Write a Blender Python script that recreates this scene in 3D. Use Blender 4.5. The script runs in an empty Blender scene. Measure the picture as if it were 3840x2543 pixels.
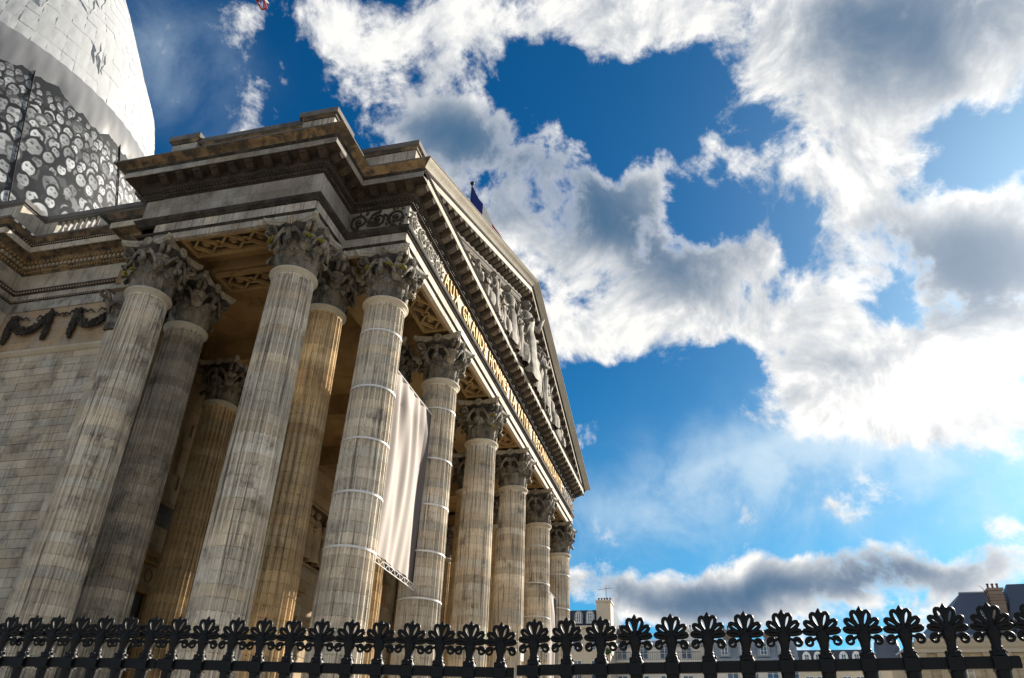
import bpy, math, random
import numpy as np
from mathutils import Vector, Matrix
random.seed(7)
scene = bpy.context.scene
COL = scene.collection
R = math.radians

# ------------------------------------------------------------------ camera
cam_data = bpy.data.cameras.new("camera")
cam_data.sensor_width = 36.0
cam_data.lens = 28.10
cam_data.clip_start = 0.05
cam_data.clip_end = 4000
cam = bpy.data.objects.new("camera", cam_data)
COL.objects.link(cam)
CAM = Vector((-23.712, -12.066, 1.6))
FW = Vector((0.81703, 0.23619, 0.52599)); RT = Vector((0.25414, -0.96637, 0.03917)); UP = Vector((-0.51756, -0.10167, 0.84959))
cam.matrix_world = Matrix(((RT.x, UP.x, -FW.x, CAM.x), (RT.y, UP.y, -FW.y, CAM.y), (RT.z, UP.z, -FW.z, CAM.z), (0, 0, 0, 1)))
scene.camera = cam

# ------------------------------------------------------------------ exposure
scene.view_settings.view_transform = 'Standard'
scene.view_settings.look = 'None'
scene.view_settings.exposure = 1.15
scene.view_settings.gamma = 1.0
scene.view_settings.use_curve_mapping = False
try:
    scene.cycles.max_bounces = 5
    scene.cycles.diffuse_bounces = 3
    scene.cycles.glossy_bounces = 3
except Exception:
    pass

# ------------------------------------------------------------------ sun and sky
SUN_AZ, SUN_EL = -34.0, 27.0          # degrees: azimuth from +x towards +y, elevation
SUN = Vector((math.cos(R(SUN_EL)) * math.cos(R(SUN_AZ)), math.cos(R(SUN_EL)) * math.sin(R(SUN_AZ)), math.sin(R(SUN_EL))))
sl = bpy.data.lights.new("sun", 'SUN')
sl.energy = 5.0
sl.angle = R(0.5)
sl.color = (1.0, 0.90, 0.76)
so = bpy.data.objects.new("sun", sl)
COL.objects.link(so)
so.rotation_euler = (-SUN).to_track_quat('-Z', 'Y').to_euler()
so.location = (0, 0, 60)


class NB:
    """small helper for building node trees"""
    def __init__(self, tree):
        self.t = tree
        self.n = tree.nodes
        self.n.clear()

    def new(self, typ, **kw):
        nd = self.n.new(typ)
        for k, v in kw.items():
            setattr(nd, k, v)
        return nd

    def put(self, sock, v):
        if v is None:
            return
        if isinstance(v, bpy.types.NodeSocket):
            self.t.links.new(v, sock)
        else:
            if sock.type == 'RGBA' and len(v) == 3:
                v = (*v, 1)
            sock.default_value = v

    def math(self, op, a, b=None, c=None, clamp=False):
        nd = self.new('ShaderNodeMath', operation=op, use_clamp=clamp)
        self.put(nd.inputs[0], a); self.put(nd.inputs[1], b); self.put(nd.inputs[2], c)
        return nd.outputs[0]

    def vec(self, op, a, b=None, scale=None):
        nd = self.new('ShaderNodeVectorMath', operation=op)
        self.put(nd.inputs[0], a); self.put(nd.inputs[1], b)
        if scale is not None:
            self.put(nd.inputs['Scale'], scale)
        return nd.outputs['Value'] if op in ('DOT_PRODUCT', 'LENGTH', 'DISTANCE') else nd.outputs[0]

    def noise(self, v, scale, detail=4, rough=.55, dist=0.0, out='Fac'):
        nd = self.new('ShaderNodeTexNoise')
        self.put(nd.inputs['Vector'], v)
        nd.inputs['Scale'].default_value = scale
        nd.inputs['Detail'].default_value = detail
        nd.inputs['Roughness'].default_value = rough
        nd.inputs['Distortion'].default_value = dist
        return nd.outputs[out]

    def ramp(self, f, a, b, lo=0.0, hi=1.0, smooth=True):
        nd = self.new('ShaderNodeMapRange', interpolation_type='SMOOTHSTEP' if smooth else 'LINEAR')
        self.put(nd.inputs[0], f)
        for i, v in ((1, a), (2, b), (3, lo), (4, hi)):
            self.put(nd.inputs[i], v)
        return nd.outputs[0]

    def mix(self, f, a, b, blend='MIX'):
        nd = self.new('ShaderNodeMix', data_type='RGBA', blend_type=blend)
        self.put(nd.inputs[0], f); self.put(nd.inputs[6], a); self.put(nd.inputs[7], b)
        return nd.outputs[2]

    def scalev(self, v, s):
        nd = self.new('ShaderNodeVectorMath', operation='MULTIPLY')
        self.put(nd.inputs[0], v); nd.inputs[1].default_value = s
        return nd.outputs[0]


# cloud cells: azimuth, elevation (degrees), half sizes (radians), tilt (degrees), weight
COVER=[(29.2,52.3,0.115,0.051,20,1.00),(15.6,54.0,0.160,0.056,2,1.10),(2.7,53.0,0.092,0.056,1,1.00),(-3.0,53.4,0.057,0.027,-13,0.60),(-20.1,47.9,0.138,0.065,-26,1.30),(-12.3,48.5,0.064,0.050,-19,0.90),(-17.9,44.2,0.094,0.050,-22,1.00),(-27.0,45.6,0.061,0.050,-31,1.00),(-12.7,40.2,0.067,0.083,-1,0.85),(-17.5,41.2,0.056,0.051,-21,0.80),(-19.3,39.0,0.038,0.037,-21,0.40),(-26.3,42.9,0.034,0.026,-29,0.60),(-20.0,34.2,0.079,0.050,-33,1.30),(-16.2,36.4,0.048,0.043,-18,0.90),(-23.5,36.5,0.023,0.018,-23,0.60),(21.5,45.3,0.099,0.046,-3,1.10),(12.9,43.5,0.138,0.067,-17,1.40),(4.8,40.3,0.105,0.073,-25,1.30),(1.5,41.9,0.046,0.046,-7,0.70),(15.6,48.2,0.036,0.030,-37,0.50),(10.8,46.8,0.026,0.031,28,0.50),(-2.1,44.7,0.036,0.017,-54,0.55),(-5.7,43.3,0.030,0.029,-52,0.55),(-4.4,46.3,0.030,0.014,-41,0.40),(-8.9,46.7,0.014,0.009,-16,0.40),(10.8,37.5,0.080,0.053,-21,1.30),(2.7,34.7,0.146,0.048,-10,1.50),(7.5,32.2,0.085,0.048,-2,1.50),(-2.8,35.4,0.085,0.036,-9,1.20),(-4.4,32.2,0.113,0.052,-8,1.40),(-12.6,33.8,0.059,0.054,-14,0.90),(-10.1,30.2,0.120,0.065,-11,1.00),(-16.6,26.9,0.137,0.099,-13,2.40),(-19.0,23.4,0.073,0.049,10,1.00),(-12.7,26.9,0.089,0.043,5,0.90),(1.2,28.4,0.046,0.018,-5,1.40),(-0.8,26.1,0.061,0.019,5,1.40),(2.0,27.1,0.015,0.032,-4,0.40),(9.5,25.0,0.035,0.029,-0,1.50),(5.4,23.3,0.024,0.013,18,0.40),(12.3,35.7,0.027,0.032,0,0.50),(-2.2,19.1,0.025,0.016,12,1.40),(-10.3,19.1,0.048,0.019,-6,1.50),(-7.4,19.4,0.023,0.012,-5,0.50),(-14.8,18.2,0.014,0.006,-8,0.40),(-17.0,16.3,0.045,0.029,-19,1.50),(7.7,18.3,0.031,0.015,-0,0.35),(6.2,17.2,0.041,0.015,-0,0.35),(1.6,14.6,0.113,0.026,3,1.30),(-4.4,15.3,0.136,0.027,3,1.40),(-10.6,15.3,0.085,0.026,-5,1.30),(-2.8,13.7,0.149,0.023,-2,0.80),(-14.2,14.8,0.036,0.022,-6,0.70),(4.1,13.0,0.074,0.019,-0,0.50),(-9.2,12.1,0.111,0.027,-3,0.55),(10.6,13.6,0.036,0.012,1,0.60),(1.2,47.6,0.065,0.049,-9,-0.90),(7.0,44.9,0.036,0.031,-4,-0.70),(1.1,45.0,0.030,0.045,-8,-0.50),(-0.8,39.2,0.041,0.046,-8,-1.00),(5.7,27.6,0.116,0.048,-2,-1.00),(3.4,22.7,0.133,0.047,-2,-0.80),(-13.5,20.1,0.109,0.028,-8,-0.80),(-7.8,17.4,0.135,0.019,-5,-0.70),(-1.9,29.2,0.040,0.023,-6,-0.80),(-14.0,32.0,0.031,0.024,-14,-0.80),(-21.3,41.7,0.029,0.027,-24,-0.60),(-17.9,31.1,0.025,0.019,-16,-0.60),(17.6,49.8,0.093,0.029,4,-0.60),(-15.2,34.1,0.017,0.015,-16,-0.40),(-23.5,38.7,0.023,0.027,-24,-0.60),(-7.6,38.3,0.034,0.030,-12,-0.50),(3.1,49.5,0.099,0.029,2,-0.60),(-7.7,45.2,0.043,0.029,-15,-0.40),(-8.4,35.8,0.028,0.035,-12,-0.50),(12.1,49.3,0.062,0.020,-1,-0.40),(-22.5,39.9,0.048,0.036,-24,-0.60)]
SHADE=[(-21.5,47.7,0.095,0.052,-27,1.50),(-20.2,33.1,0.078,0.050,-32,2.00),(-15.4,36.9,0.039,0.029,-17,0.50),(16.2,43.8,0.132,0.062,-12,1.20),(6.5,39.5,0.122,0.058,-23,1.50),(21.5,45.3,0.079,0.041,6,1.00),(-3.8,14.8,0.159,0.016,0,1.50),(2.3,13.6,0.098,0.016,-1,1.10),(-10.6,15.6,0.073,0.013,-5,0.90),(17.8,51.7,0.102,0.024,4,0.25),(-7.6,30.3,0.043,0.020,-10,0.45),(-11.1,28.9,0.032,0.015,-11,0.30),(2.4,34.1,0.078,0.021,-5,0.15),(5.1,36.7,0.079,0.037,-24,0.50)]
VEIL=[(-8.8,23.7,0.208,0.053,15,1.50),(0.7,21.4,0.193,0.045,17,1.10),(-14.3,23.5,0.181,0.070,5,1.60),(-16.1,20.2,0.106,0.050,-0,0.80),(48.7,44.2,0.052,0.059,73,0.45),(51.9,45.3,0.051,0.040,30,0.30),(25.0,45.8,0.031,0.025,9,0.30)]


CLOUD_SEED = (4.11, 2.13, 6.39)
COV_K, COV_0 = 2.1, .80
WHITE = (6.3, 6.25, 6.1)
GREY = (.20, .78, 1.60)
VEILC = (4.3, 5.3, 6.0)
TINT_LOW = (0.16, 0.60, 0.74)
TINT_HIGH = (0.025, 0.36, 0.58)

world = bpy.data.worlds.new("World")
scene.world = world
world.use_nodes = True
w = NB(world.node_tree)
SKY_STRENGTH = 0.072
sky = w.new('ShaderNodeTexSky', sky_type='NISHITA')
sky.sun_disc = False
sky.sun_elevation = R(SUN_EL)
sky.sun_rotation = math.atan2(SUN.x, SUN.y)
sky.altitude = 60
sky.air_density = 1.0
sky.dust_density = 0.6
sky.ozone_density = 3.0
tc = w.new('ShaderNodeTexCoord')
D0 = w.vec('NORMALIZE', tc.outputs['Generated'])


def frame_of(az, el, rot):
    a, e = R(az), R(el)
    c = np.array((math.cos(e) * math.cos(a), math.cos(e) * math.sin(a), math.sin(e)))
    ea = np.array((math.sin(a), -math.cos(a), 0)); ee = np.cross(ea, c)
    r_ = R(rot)
    return c, ea * math.cos(r_) + ee * math.sin(r_), -ea * math.sin(r_) + ee * math.cos(r_)


# where the big clouds stand: a small map of cover, shade and veil over the whole sphere of directions, computed here
MW, MH = 1440, 720
_u = (np.arange(MW) + .5) / MW; _v = (np.arange(MH) + .5) / MH
_az = (_u - .5) * 2 * math.pi; _el = (_v - .5) * math.pi
DX = np.cos(_el)[:, None] * np.sin(_az)[None, :] * 0 + np.cos(_el)[:, None] * np.cos(_az)[None, :]
DY = -np.cos(_el)[:, None] * np.sin(_az)[None, :] * 1.0
DZ = np.sin(_el)[:, None] * np.ones(MW)[None, :]


def cells(lst):
    tot = np.zeros((MH, MW))
    for az, el, w1, w2, rot, amp in lst:
        c, t1, t2 = frame_of(az, el, rot)
        x = (DX * t1[0] + DY * t1[1] + DZ * t1[2]) / w1
        y = (DX * t2[0] + DY * t2[1] + DZ * t2[2]) / w2
        tot += amp * np.exp(-.9 * (x * x + y * y)) * ((DX * c[0] + DY * c[1] + DZ * c[2]) > 0)
    return tot


_map = np.zeros((MH, MW, 4), np.float32)
_cp = cells([c for c in COVER if c[5] > 0]); _cn = cells([c for c in COVER if c[5] < 0])
_map[..., 0] = 1 - np.exp(-1.15 * _cp) + .8 * _cn; _map[..., 1] = cells(SHADE); _map[..., 2] = cells(VEIL); _map[..., 3] = 1
sky_map = bpy.data.images.new('cloud_cells', MW, MH, float_buffer=True, is_data=True)
sky_map.pixels.foreach_set(np.ascontiguousarray(_map).ravel())
sky_map.update()


def cell_fields(dirv):
    e = w.new('ShaderNodeTexEnvironment', interpolation='Linear')
    e.image = sky_map
    w.put(e.inputs[0], dirv)
    sp = w.new('ShaderNodeSeparateColor')
    w.put(sp.inputs[0], e.outputs[0])
    return sp.outputs


AXIS = (0.86, 0.17, 0.48)
facing = w.vec('DOT_PRODUCT', D0, AXIS)
elev = w.new('ShaderNodeSeparateXYZ'); w.put(elev.inputs[0], D0)
tint = w.mix(w.ramp(elev.outputs[2], .18, .60), w.mix(w.ramp(elev.outputs[2], .0, .17), (.50, .60, .66), TINT_LOW), TINT_HIGH)
blue = w.mix(1.0, sky.outputs[0], tint, 'MULTIPLY')     # Nishita, deepened as a polarised wide-angle shot shows it
sun_d = w.math('MAXIMUM', w.vec('DOT_PRODUCT', D0, tuple(SUN)), 0.0)
veil_sun = w.math('MULTIPLY', w.math('POWER', sun_d, 14.0), .32)
cov_out = w.math('MULTIPLY_ADD', w.noise(D0, 2.2, 2, .5), 4.2, -1.95)


def clouds(cov, n1, n1s, n2, shade):
    dens = w.math('ADD', cov, w.math('MULTIPLY_ADD', n1, 6.2, -3.1))
    if n2 is not None:
        dens = w.math('ADD', dens, w.math('MULTIPLY_ADD', n2, 2.5, -1.2))
    alpha = w.ramp(dens, -.22, .95)
    thick = w.ramp(dens, .0, 1.25)
    grey = w.math('MULTIPLY_ADD', shade, w.math('MULTIPLY_ADD', thick, 1.15, .0), w.math('MULTIPLY', thick, .10))
    if n1s is not None:
        grey = w.math('ADD', grey, w.math('MULTIPLY', w.math('SUBTRACT', n1s, n1), 3.4))
    grey = w.math('MAXIMUM', w.math('MULTIPLY', grey, w.math('MULTIPLY_ADD', n1, 1.6, .1)), 0.0)
    grey = w.math('SUBTRACT', 1.0, w.math('POWER', 2.718, w.math('MULTIPLY', grey, -1.25)))
    return alpha, w.mix(grey, WHITE, GREY)


def background(col):
    b = w.new('ShaderNodeBackground')
    w.put(b.inputs[0], col)
    b.inputs[1].default_value = SKY_STRENGTH
    return b.outputs[0]


# the sky round about: the same broken cloud, without individual cells, its cover tuned for fill light
n0 = w.noise(D0, 8.0, 4, .60, .30)
a_o, c_o = clouds(cov_out, n0, None, None, w.ramp(w.noise(D0, 3.0, 1, .5), .5, .7))
bg_out = background(w.mix(a_o, w.mix(veil_sun, blue, VEILC), c_o))
# the sky over the square, cloud by cloud
warp = w.noise(D0, 5.5, 2, .6, out='Color')
DW = w.vec('ADD', D0, w.vec('SCALE', w.vec('SUBTRACT', warp, (.5, .5, .5)), scale=0.11))
front = w.ramp(facing, .60, .72)
FLD = cell_fields(DW)
cov_in = w.math('MULTIPLY_ADD', FLD[0], COV_K, -COV_0)
cov = w.math('MULTIPLY_ADD', front, w.math('SUBTRACT', cov_in, cov_out), cov_out)
DS = w.vec('ADD', D0, CLOUD_SEED)
n1 = w.noise(DS, 8.5, 9, .62, .30)
n2 = w.noise(w.vec('ADD', DS, (3.1, 1.7, .4)), 22.0, 5, .62, .4)
n1s = w.noise(w.vec('ADD', DS, tuple(SUN * 0.018)), 8.5, 5, .60, .30)
shade_b = w.math('MULTIPLY', FLD[1], front)
a_i, c_i = clouds(cov, n1, n1s, n2, shade_b)
# thin veil lit in straight beams that fan out from the sun
_c, _s1, _s2 = frame_of(SUN_AZ, SUN_EL, 0)
ang = w.math('ARCTAN2', w.vec('DOT_PRODUCT', D0, tuple(_s2)), w.vec('DOT_PRODUCT', D0, tuple(_s1)))
cx_ = w.new('ShaderNodeCombineXYZ'); w.put(cx_.inputs[0], w.math('MULTIPLY', ang, 7.0)); w.put(cx_.inputs[1], w.math('MULTIPLY', sun_d, 1.5))
vn = w.noise(cx_.outputs[0], 1.0, 2, .5)
veil = w.math('MULTIPLY', w.math('MULTIPLY', FLD[2], front), w.math('MULTIPLY', w.ramp(vn, .22, .72, .30, .85), w.ramp(n1, .34, .66, .15, 1.0)))
veil = w.math('MULTIPLY', w.math('SUBTRACT', 1.0, w.math('POWER', 2.718, w.math('MULTIPLY', w.math('ADD', veil, veil_sun), -1.1))), .92)
skyc = w.mix(a_i, w.mix(veil, blue, VEILC), c_i)
skyc = w.mix(1.0, skyc, w.mix(w.math('POWER', sun_d, 26.0), (0, 0, 0), (3.2, 3.1, 2.9)), 'ADD')
bg_in = background(skyc)
mx = w.new('ShaderNodeMixShader')
w.put(mx.inputs[0], w.math('GREATER_THAN', facing, .60))
w.put(mx.inputs[1], bg_out); w.put(mx.inputs[2], bg_in)
wo = w.new('ShaderNodeOutputWorld')
world.node_tree.links.new(mx.outputs[0], wo.inputs[0])

# ------------------------------------------------------------------ materials
MATS = {}


def mat(name, build, rough=.8, metal=0.0, spec=.3):
    m = bpy.data.materials.new(name)
    m.use_nodes = True
    b = NB(m.node_tree)
    out = b.new('ShaderNodeOutputMaterial')
    p = b.new('ShaderNodeBsdfPrincipled')
    m.node_tree.links.new(p.outputs[0], out.inputs[0])
    p.inputs['Roughness'].default_value = rough
    p.inputs['Metallic'].default_value = metal
    p.inputs['Specular IOR Level'].default_value = spec
    build(b, p)
    MATS[name] = m
    return m


def stone(light, dark, soot=(.05, .045, .04), soot_amt=.35, soot_lo=.5, soot_hi=.72, streak=.35, rnd=.25, bump=.35, scale=1.0, stain=None):
    def f(b, p):
        g = b.new('ShaderNodeNewGeometry')
        pos = g.outputs['Position']
        oi = b.new('ShaderNodeObjectInfo')
        rv = oi.outputs['Random']
        big = b.noise(pos, .55 * scale, 5, .6)
        fine = b.noise(pos, 9 * scale, 5, .6)
        c = b.mix(b.ramp(b.math('ADD', big, b.math('MULTIPLY_ADD', fine, .3, -.15)), .32, .68), dark, light)
        if stain:
            c = b.mix(b.ramp(b.noise(b.vec('ADD', pos, (9, 4, 2)), .8 * scale, 4, .6), .45, .7, 0, .8), c, stain)
        # each piece of stone has its own tone
        k = b.math('MULTIPLY_ADD', rv, rnd, 1 - rnd * .55)
        rv2 = b.math('FRACT', b.math('MULTIPLY', rv, 17.31))
        c = b.mix(1.0, c, b.mix(rv2, (1.0, .965, .91), (.95, 1.0, 1.045)), 'MULTIPLY')
        kk = b.new('ShaderNodeCombineColor')
        for i in range(3):
            b.put(kk.inputs[i], k)
        c = b.mix(1.0, c, kk.outputs[0], 'MULTIPLY')
        # rain streaks and soot; on fluted shafts the streaks also imitate flute shade
        st = b.noise(b.scalev(pos, (11, 11, .30)), 1.0 * scale, 5, .66)
        c = b.mix(b.ramp(st, .49, .66, 0, streak), c, (.11, .10, .09))
        so_ = b.noise(pos, 1.15 * scale, 7, .66, .3)
        c = b.mix(b.ramp(so_, soot_lo, soot_hi, 0, soot_amt), c, soot)
        b.put(p.inputs['Base Color'], c)
        bm = b.new('ShaderNodeBump')
        bm.inputs['Strength'].default_value = bump
        bm.inputs['Distance'].default_value = .012
        b.put(bm.inputs['Height'], b.math('ADD', fine, b.math('MULTIPLY', b.noise(pos, 34, 3, .6), .6)))
        b.put(p.inputs['Normal'], bm.outputs[0])
    return f


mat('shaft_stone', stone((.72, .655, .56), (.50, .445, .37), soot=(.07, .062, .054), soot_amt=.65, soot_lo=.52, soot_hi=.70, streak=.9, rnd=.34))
mat('shaft_ochre', stone((.60, .46, .28), (.42, .30, .165), soot=(.06, .045, .03), soot_amt=.5, soot_lo=.52, soot_hi=.74, streak=.7, rnd=.3))  # sheltered ochre stone, with the portico's warm light partly in the colour
mat('shaft_shaded', stone((.44, .385, .31), (.27, .235, .19), soot_amt=.6, soot_lo=.5, soot_hi=.7, streak=.7, rnd=.4))  # darker copy of the shaft stone: shade put into the colour
mat('floor_stone', stone((.46, .37, .245), (.36, .28, .18), soot_amt=.1, streak=0, rnd=.1, scale=.5))
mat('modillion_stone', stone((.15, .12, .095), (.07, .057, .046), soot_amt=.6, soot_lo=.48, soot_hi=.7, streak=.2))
mat('ring_stone', stone((.50, .45, .37), (.40, .35, .27), soot_amt=.25, soot_lo=.6, soot_hi=.8, streak=.2))
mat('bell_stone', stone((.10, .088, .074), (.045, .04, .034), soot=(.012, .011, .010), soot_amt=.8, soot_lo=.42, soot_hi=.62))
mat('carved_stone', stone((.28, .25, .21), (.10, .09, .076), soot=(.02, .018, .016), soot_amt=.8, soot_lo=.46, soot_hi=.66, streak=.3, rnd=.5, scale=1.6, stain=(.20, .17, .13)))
mat('abacus_stone', stone((.42, .39, .34), (.26, .235, .20), soot_amt=.7, soot_lo=.5, soot_hi=.7, streak=.6, scale=1.4))
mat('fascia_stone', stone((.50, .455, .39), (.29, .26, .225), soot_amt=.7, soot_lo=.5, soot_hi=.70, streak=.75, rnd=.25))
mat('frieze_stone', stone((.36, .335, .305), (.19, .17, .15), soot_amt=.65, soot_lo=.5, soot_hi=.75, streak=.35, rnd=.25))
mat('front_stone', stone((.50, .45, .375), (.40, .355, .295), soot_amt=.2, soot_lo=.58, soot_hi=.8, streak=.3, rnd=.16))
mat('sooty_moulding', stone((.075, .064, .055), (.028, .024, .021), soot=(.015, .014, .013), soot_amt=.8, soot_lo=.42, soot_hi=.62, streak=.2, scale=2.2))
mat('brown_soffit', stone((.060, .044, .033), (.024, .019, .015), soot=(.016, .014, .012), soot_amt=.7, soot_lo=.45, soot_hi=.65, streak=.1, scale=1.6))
mat('cyma_stone', stone((.29, .205, .12), (.12, .086, .056), soot_amt=.95, soot_lo=.42, soot_hi=.60, streak=.6, scale=1.6))
mat('cap_stone', stone((.16, .15, .145), (.08, .078, .075), soot=(.03, .03, .03), soot_amt=.6, streak=.4))
mat('ochre_stone', stone((.36, .245, .115), (.23, .145, .062), soot=(.05, .035, .02), soot_amt=.55, soot_lo=.5, soot_hi=.75, streak=.15, scale=.9))  # ochre patina; some of the warm bounce light is painted in
mat('recess_shade_stone', stone((.09, .06, .032), (.045, .031, .018), soot=(.03, .02, .012), soot_amt=.6, streak=.1))  # darkened ochre: the shade inside coffers and panels is in the colour
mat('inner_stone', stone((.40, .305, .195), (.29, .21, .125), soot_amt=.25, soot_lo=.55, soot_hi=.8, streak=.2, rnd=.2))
mat('wall_stone', stone((.57, .50, .40), (.40, .335, .255), soot=(.10, .09, .08), soot_amt=.6, soot_lo=.48, soot_hi=.68, streak=.45, rnd=.30, stain=(.40, .375, .335)))
mat('wall_brown', stone((.42, .315, .21), (.30, .215, .14), soot=(.10, .085, .07), soot_amt=.5, streak=.25, rnd=.25, stain=(.34, .31, .27)))
mat('garland_stone', stone((.06, .05, .04), (.026, .022, .019), soot=(.015, .014, .013), soot_amt=.7, soot_lo=.42, soot_hi=.6, streak=.2, scale=3))
mat('statue_stone', stone((.46, .43, .385), (.30, .275, .24), soot_amt=.75, soot_lo=.5, soot_hi=.7, streak=.3, rnd=.25, scale=1.5))
mat('paving', stone((.40, .36, .30), (.30, .27, .22), soot_amt=.2, streak=0, rnd=.1, scale=.4))
mat('relief_stone', stone((.30, .27, .23), (.15, .132, .11), soot_amt=.85, soot_lo=.46, soot_hi=.64, streak=.4, rnd=.3, scale=1.8))
mat('moss', lambda b, p: b.put(p.inputs['Base Color'], b.mix(b.noise(b.new('ShaderNodeNewGeometry').outputs['Position'], 14, 4), (.06, .065, .012), (.30, .27, .04))), rough=.95)


def plain(c, rnd=0.0, noise_amt=.12, scale=3.0):
    def f(b, p):
        g = b.new('ShaderNodeNewGeometry')
        n = b.noise(g.outputs['Position'], scale, 5, .6)
        lo = tuple(v * (1 - noise_amt) for v in c); hi = tuple(min(1, v * (1 + noise_amt)) for v in c)
        cc = b.mix(n, lo, hi)
        if rnd:
            oi = b.new('ShaderNodeObjectInfo')
            cc = b.mix(b.math('MULTIPLY', oi.outputs['Random'], rnd), cc, tuple(v * .45 for v in c))
        b.put(p.inputs['Base Color'], cc)
    return f


def wrap_build(b, p):
    g = b.new('ShaderNodeNewGeometry')
    pos = g.outputs['Position']
    oi = b.new('ShaderNodeObjectInfo')
    c = b.mix(b.math('MULTIPLY', oi.outputs['Random'], .5), (.40, .415, .425), (.31, .325, .34))
    b.put(p.inputs['Base Color'], c)
    bm = b.new('ShaderNodeBump')
    bm.inputs['Strength'].default_value = .4
    bm.inputs['Distance'].default_value = .08
    b.put(bm.inputs['Height'], b.noise(b.scalev(pos, (1, 1, .35)), .8, 4, .6, 1.2))
    b.put(p.inputs['Normal'], bm.outputs[0])


mat('wrap_sheet', wrap_build, rough=.55, spec=.3)


def print_build(b, p):
    at = b.new('ShaderNodeAttribute'); at.attribute_name = 'print'
    b.put(p.inputs['Base Color'], at.outputs['Color'])


mat('grey_sheet', plain((.17, .175, .185), 0, .15, .5), rough=.5)
mat('printed_mesh', print_build, rough=.45, spec=.4)
mat('iron_paint', plain((.0035, .0042, .0055), 0, .5, 30), rough=.48, spec=.22)
mat('gold_leaf', plain((.33, .195, .028), 0, .25, 8), rough=.6, metal=.15, spec=.12)
mat('strap_white', plain((.62, .63, .65), 0, .05), rough=.5)
mat('cloth', plain((.36, .32, .295), 0, .10, 1.2), rough=.8)
mat('cloth_dark', plain((.11, .09, .09), 0, .1, 1.2), rough=.75)
mat('truss_metal', plain((.66, .66, .68), 0, .1), rough=.45)
mat('slate', plain((.055, .075, .12), .5, .35, 14), rough=.5, spec=.5)
mat('zinc', plain((.30, .36, .42), .4, .2, 2.5), rough=.42, metal=.25)
mat('dark_slate', plain((.020, .024, .036), .3, .35, 10), rough=.45, spec=.5)
mat('cream_wall', plain((.55, .49, .40), .12, .12, 1.2))
mat('white_wall', plain((.66, .65, .62), .1, .08, 1.2))
mat('tan_wall', plain((.50, .41, .28), .3, .16, 1.5))
mat('brick_stack', plain((.27, .21, .17), .4, .3, 6))
mat('clay_pot', plain((.16, .075, .045), .4, .3, 6))
mat('window_white', plain((.72, .72, .70), 0, .04), rough=.5)
mat('glass', plain((.05, .10, .18), .4, .2, 1), rough=.08, spec=.9)
mat('dark_void', plain((.012, .010, .008), 0, .3), rough=.6)
mat('door_wood', plain((.03, .024, .018), 0, .4, 8), rough=.45)
mat('crane_red', plain((.20, .02, .03), 0, .1), rough=.4)
mat('crane_white', plain((.70, .70, .72), 0, .1), rough=.4)
mat('flag_blue', plain((.012, .025, .16), 0, .15, 4), rough=.8)
mat('flag_white', plain((.65, .64, .62), 0, .08, 4), rough=.8)
mat('flag_red', plain((.40, .02, .03), 0, .1, 4), rough=.8)
mat('plant_green', plain((.03, .06, .02), .3, .4, 6), rough=.8)


# ------------------------------------------------------------------ mesh helpers
def mesh(name, V, F, smooth=False):
    used = sorted({i for f in F for i in f})
    if len(used) < len(V):
        ix = {o: n for n, o in enumerate(used)}
        V = [V[i] for i in used]; F = [tuple(ix[i] for i in f) for f in F]
    me = bpy.data.meshes.new(name)
    me.from_pydata([tuple(v) for v in V], [], F)
    if smooth:
        me.polygons.foreach_set('use_smooth', [True] * len(me.polygons))
    me.update()
    return me


def obj(name, me, m=None, parent=None, loc=(0, 0, 0), rot=(0, 0, 0), scale=(1, 1, 1)):
    o = bpy.data.objects.new(name, me)
    COL.objects.link(o)
    if m and me is not None and not me.materials:
        me.materials.append(MATS[m])
    if parent is not None:
        o.parent = parent
    o.location = loc; o.rotation_euler = rot; o.scale = scale
    return o


def tag(o, label=None, cat=None, group=None, kind=None):
    if label: o['label'] = label
    if cat: o['category'] = cat
    if group: o['group'] = group
    if kind: o['kind'] = kind
    return o


def thing(name, label, cat, loc=(0, 0, 0), group=None, kind=None):
    return tag(obj(name, None, loc=loc), label, cat, group, kind)


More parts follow.
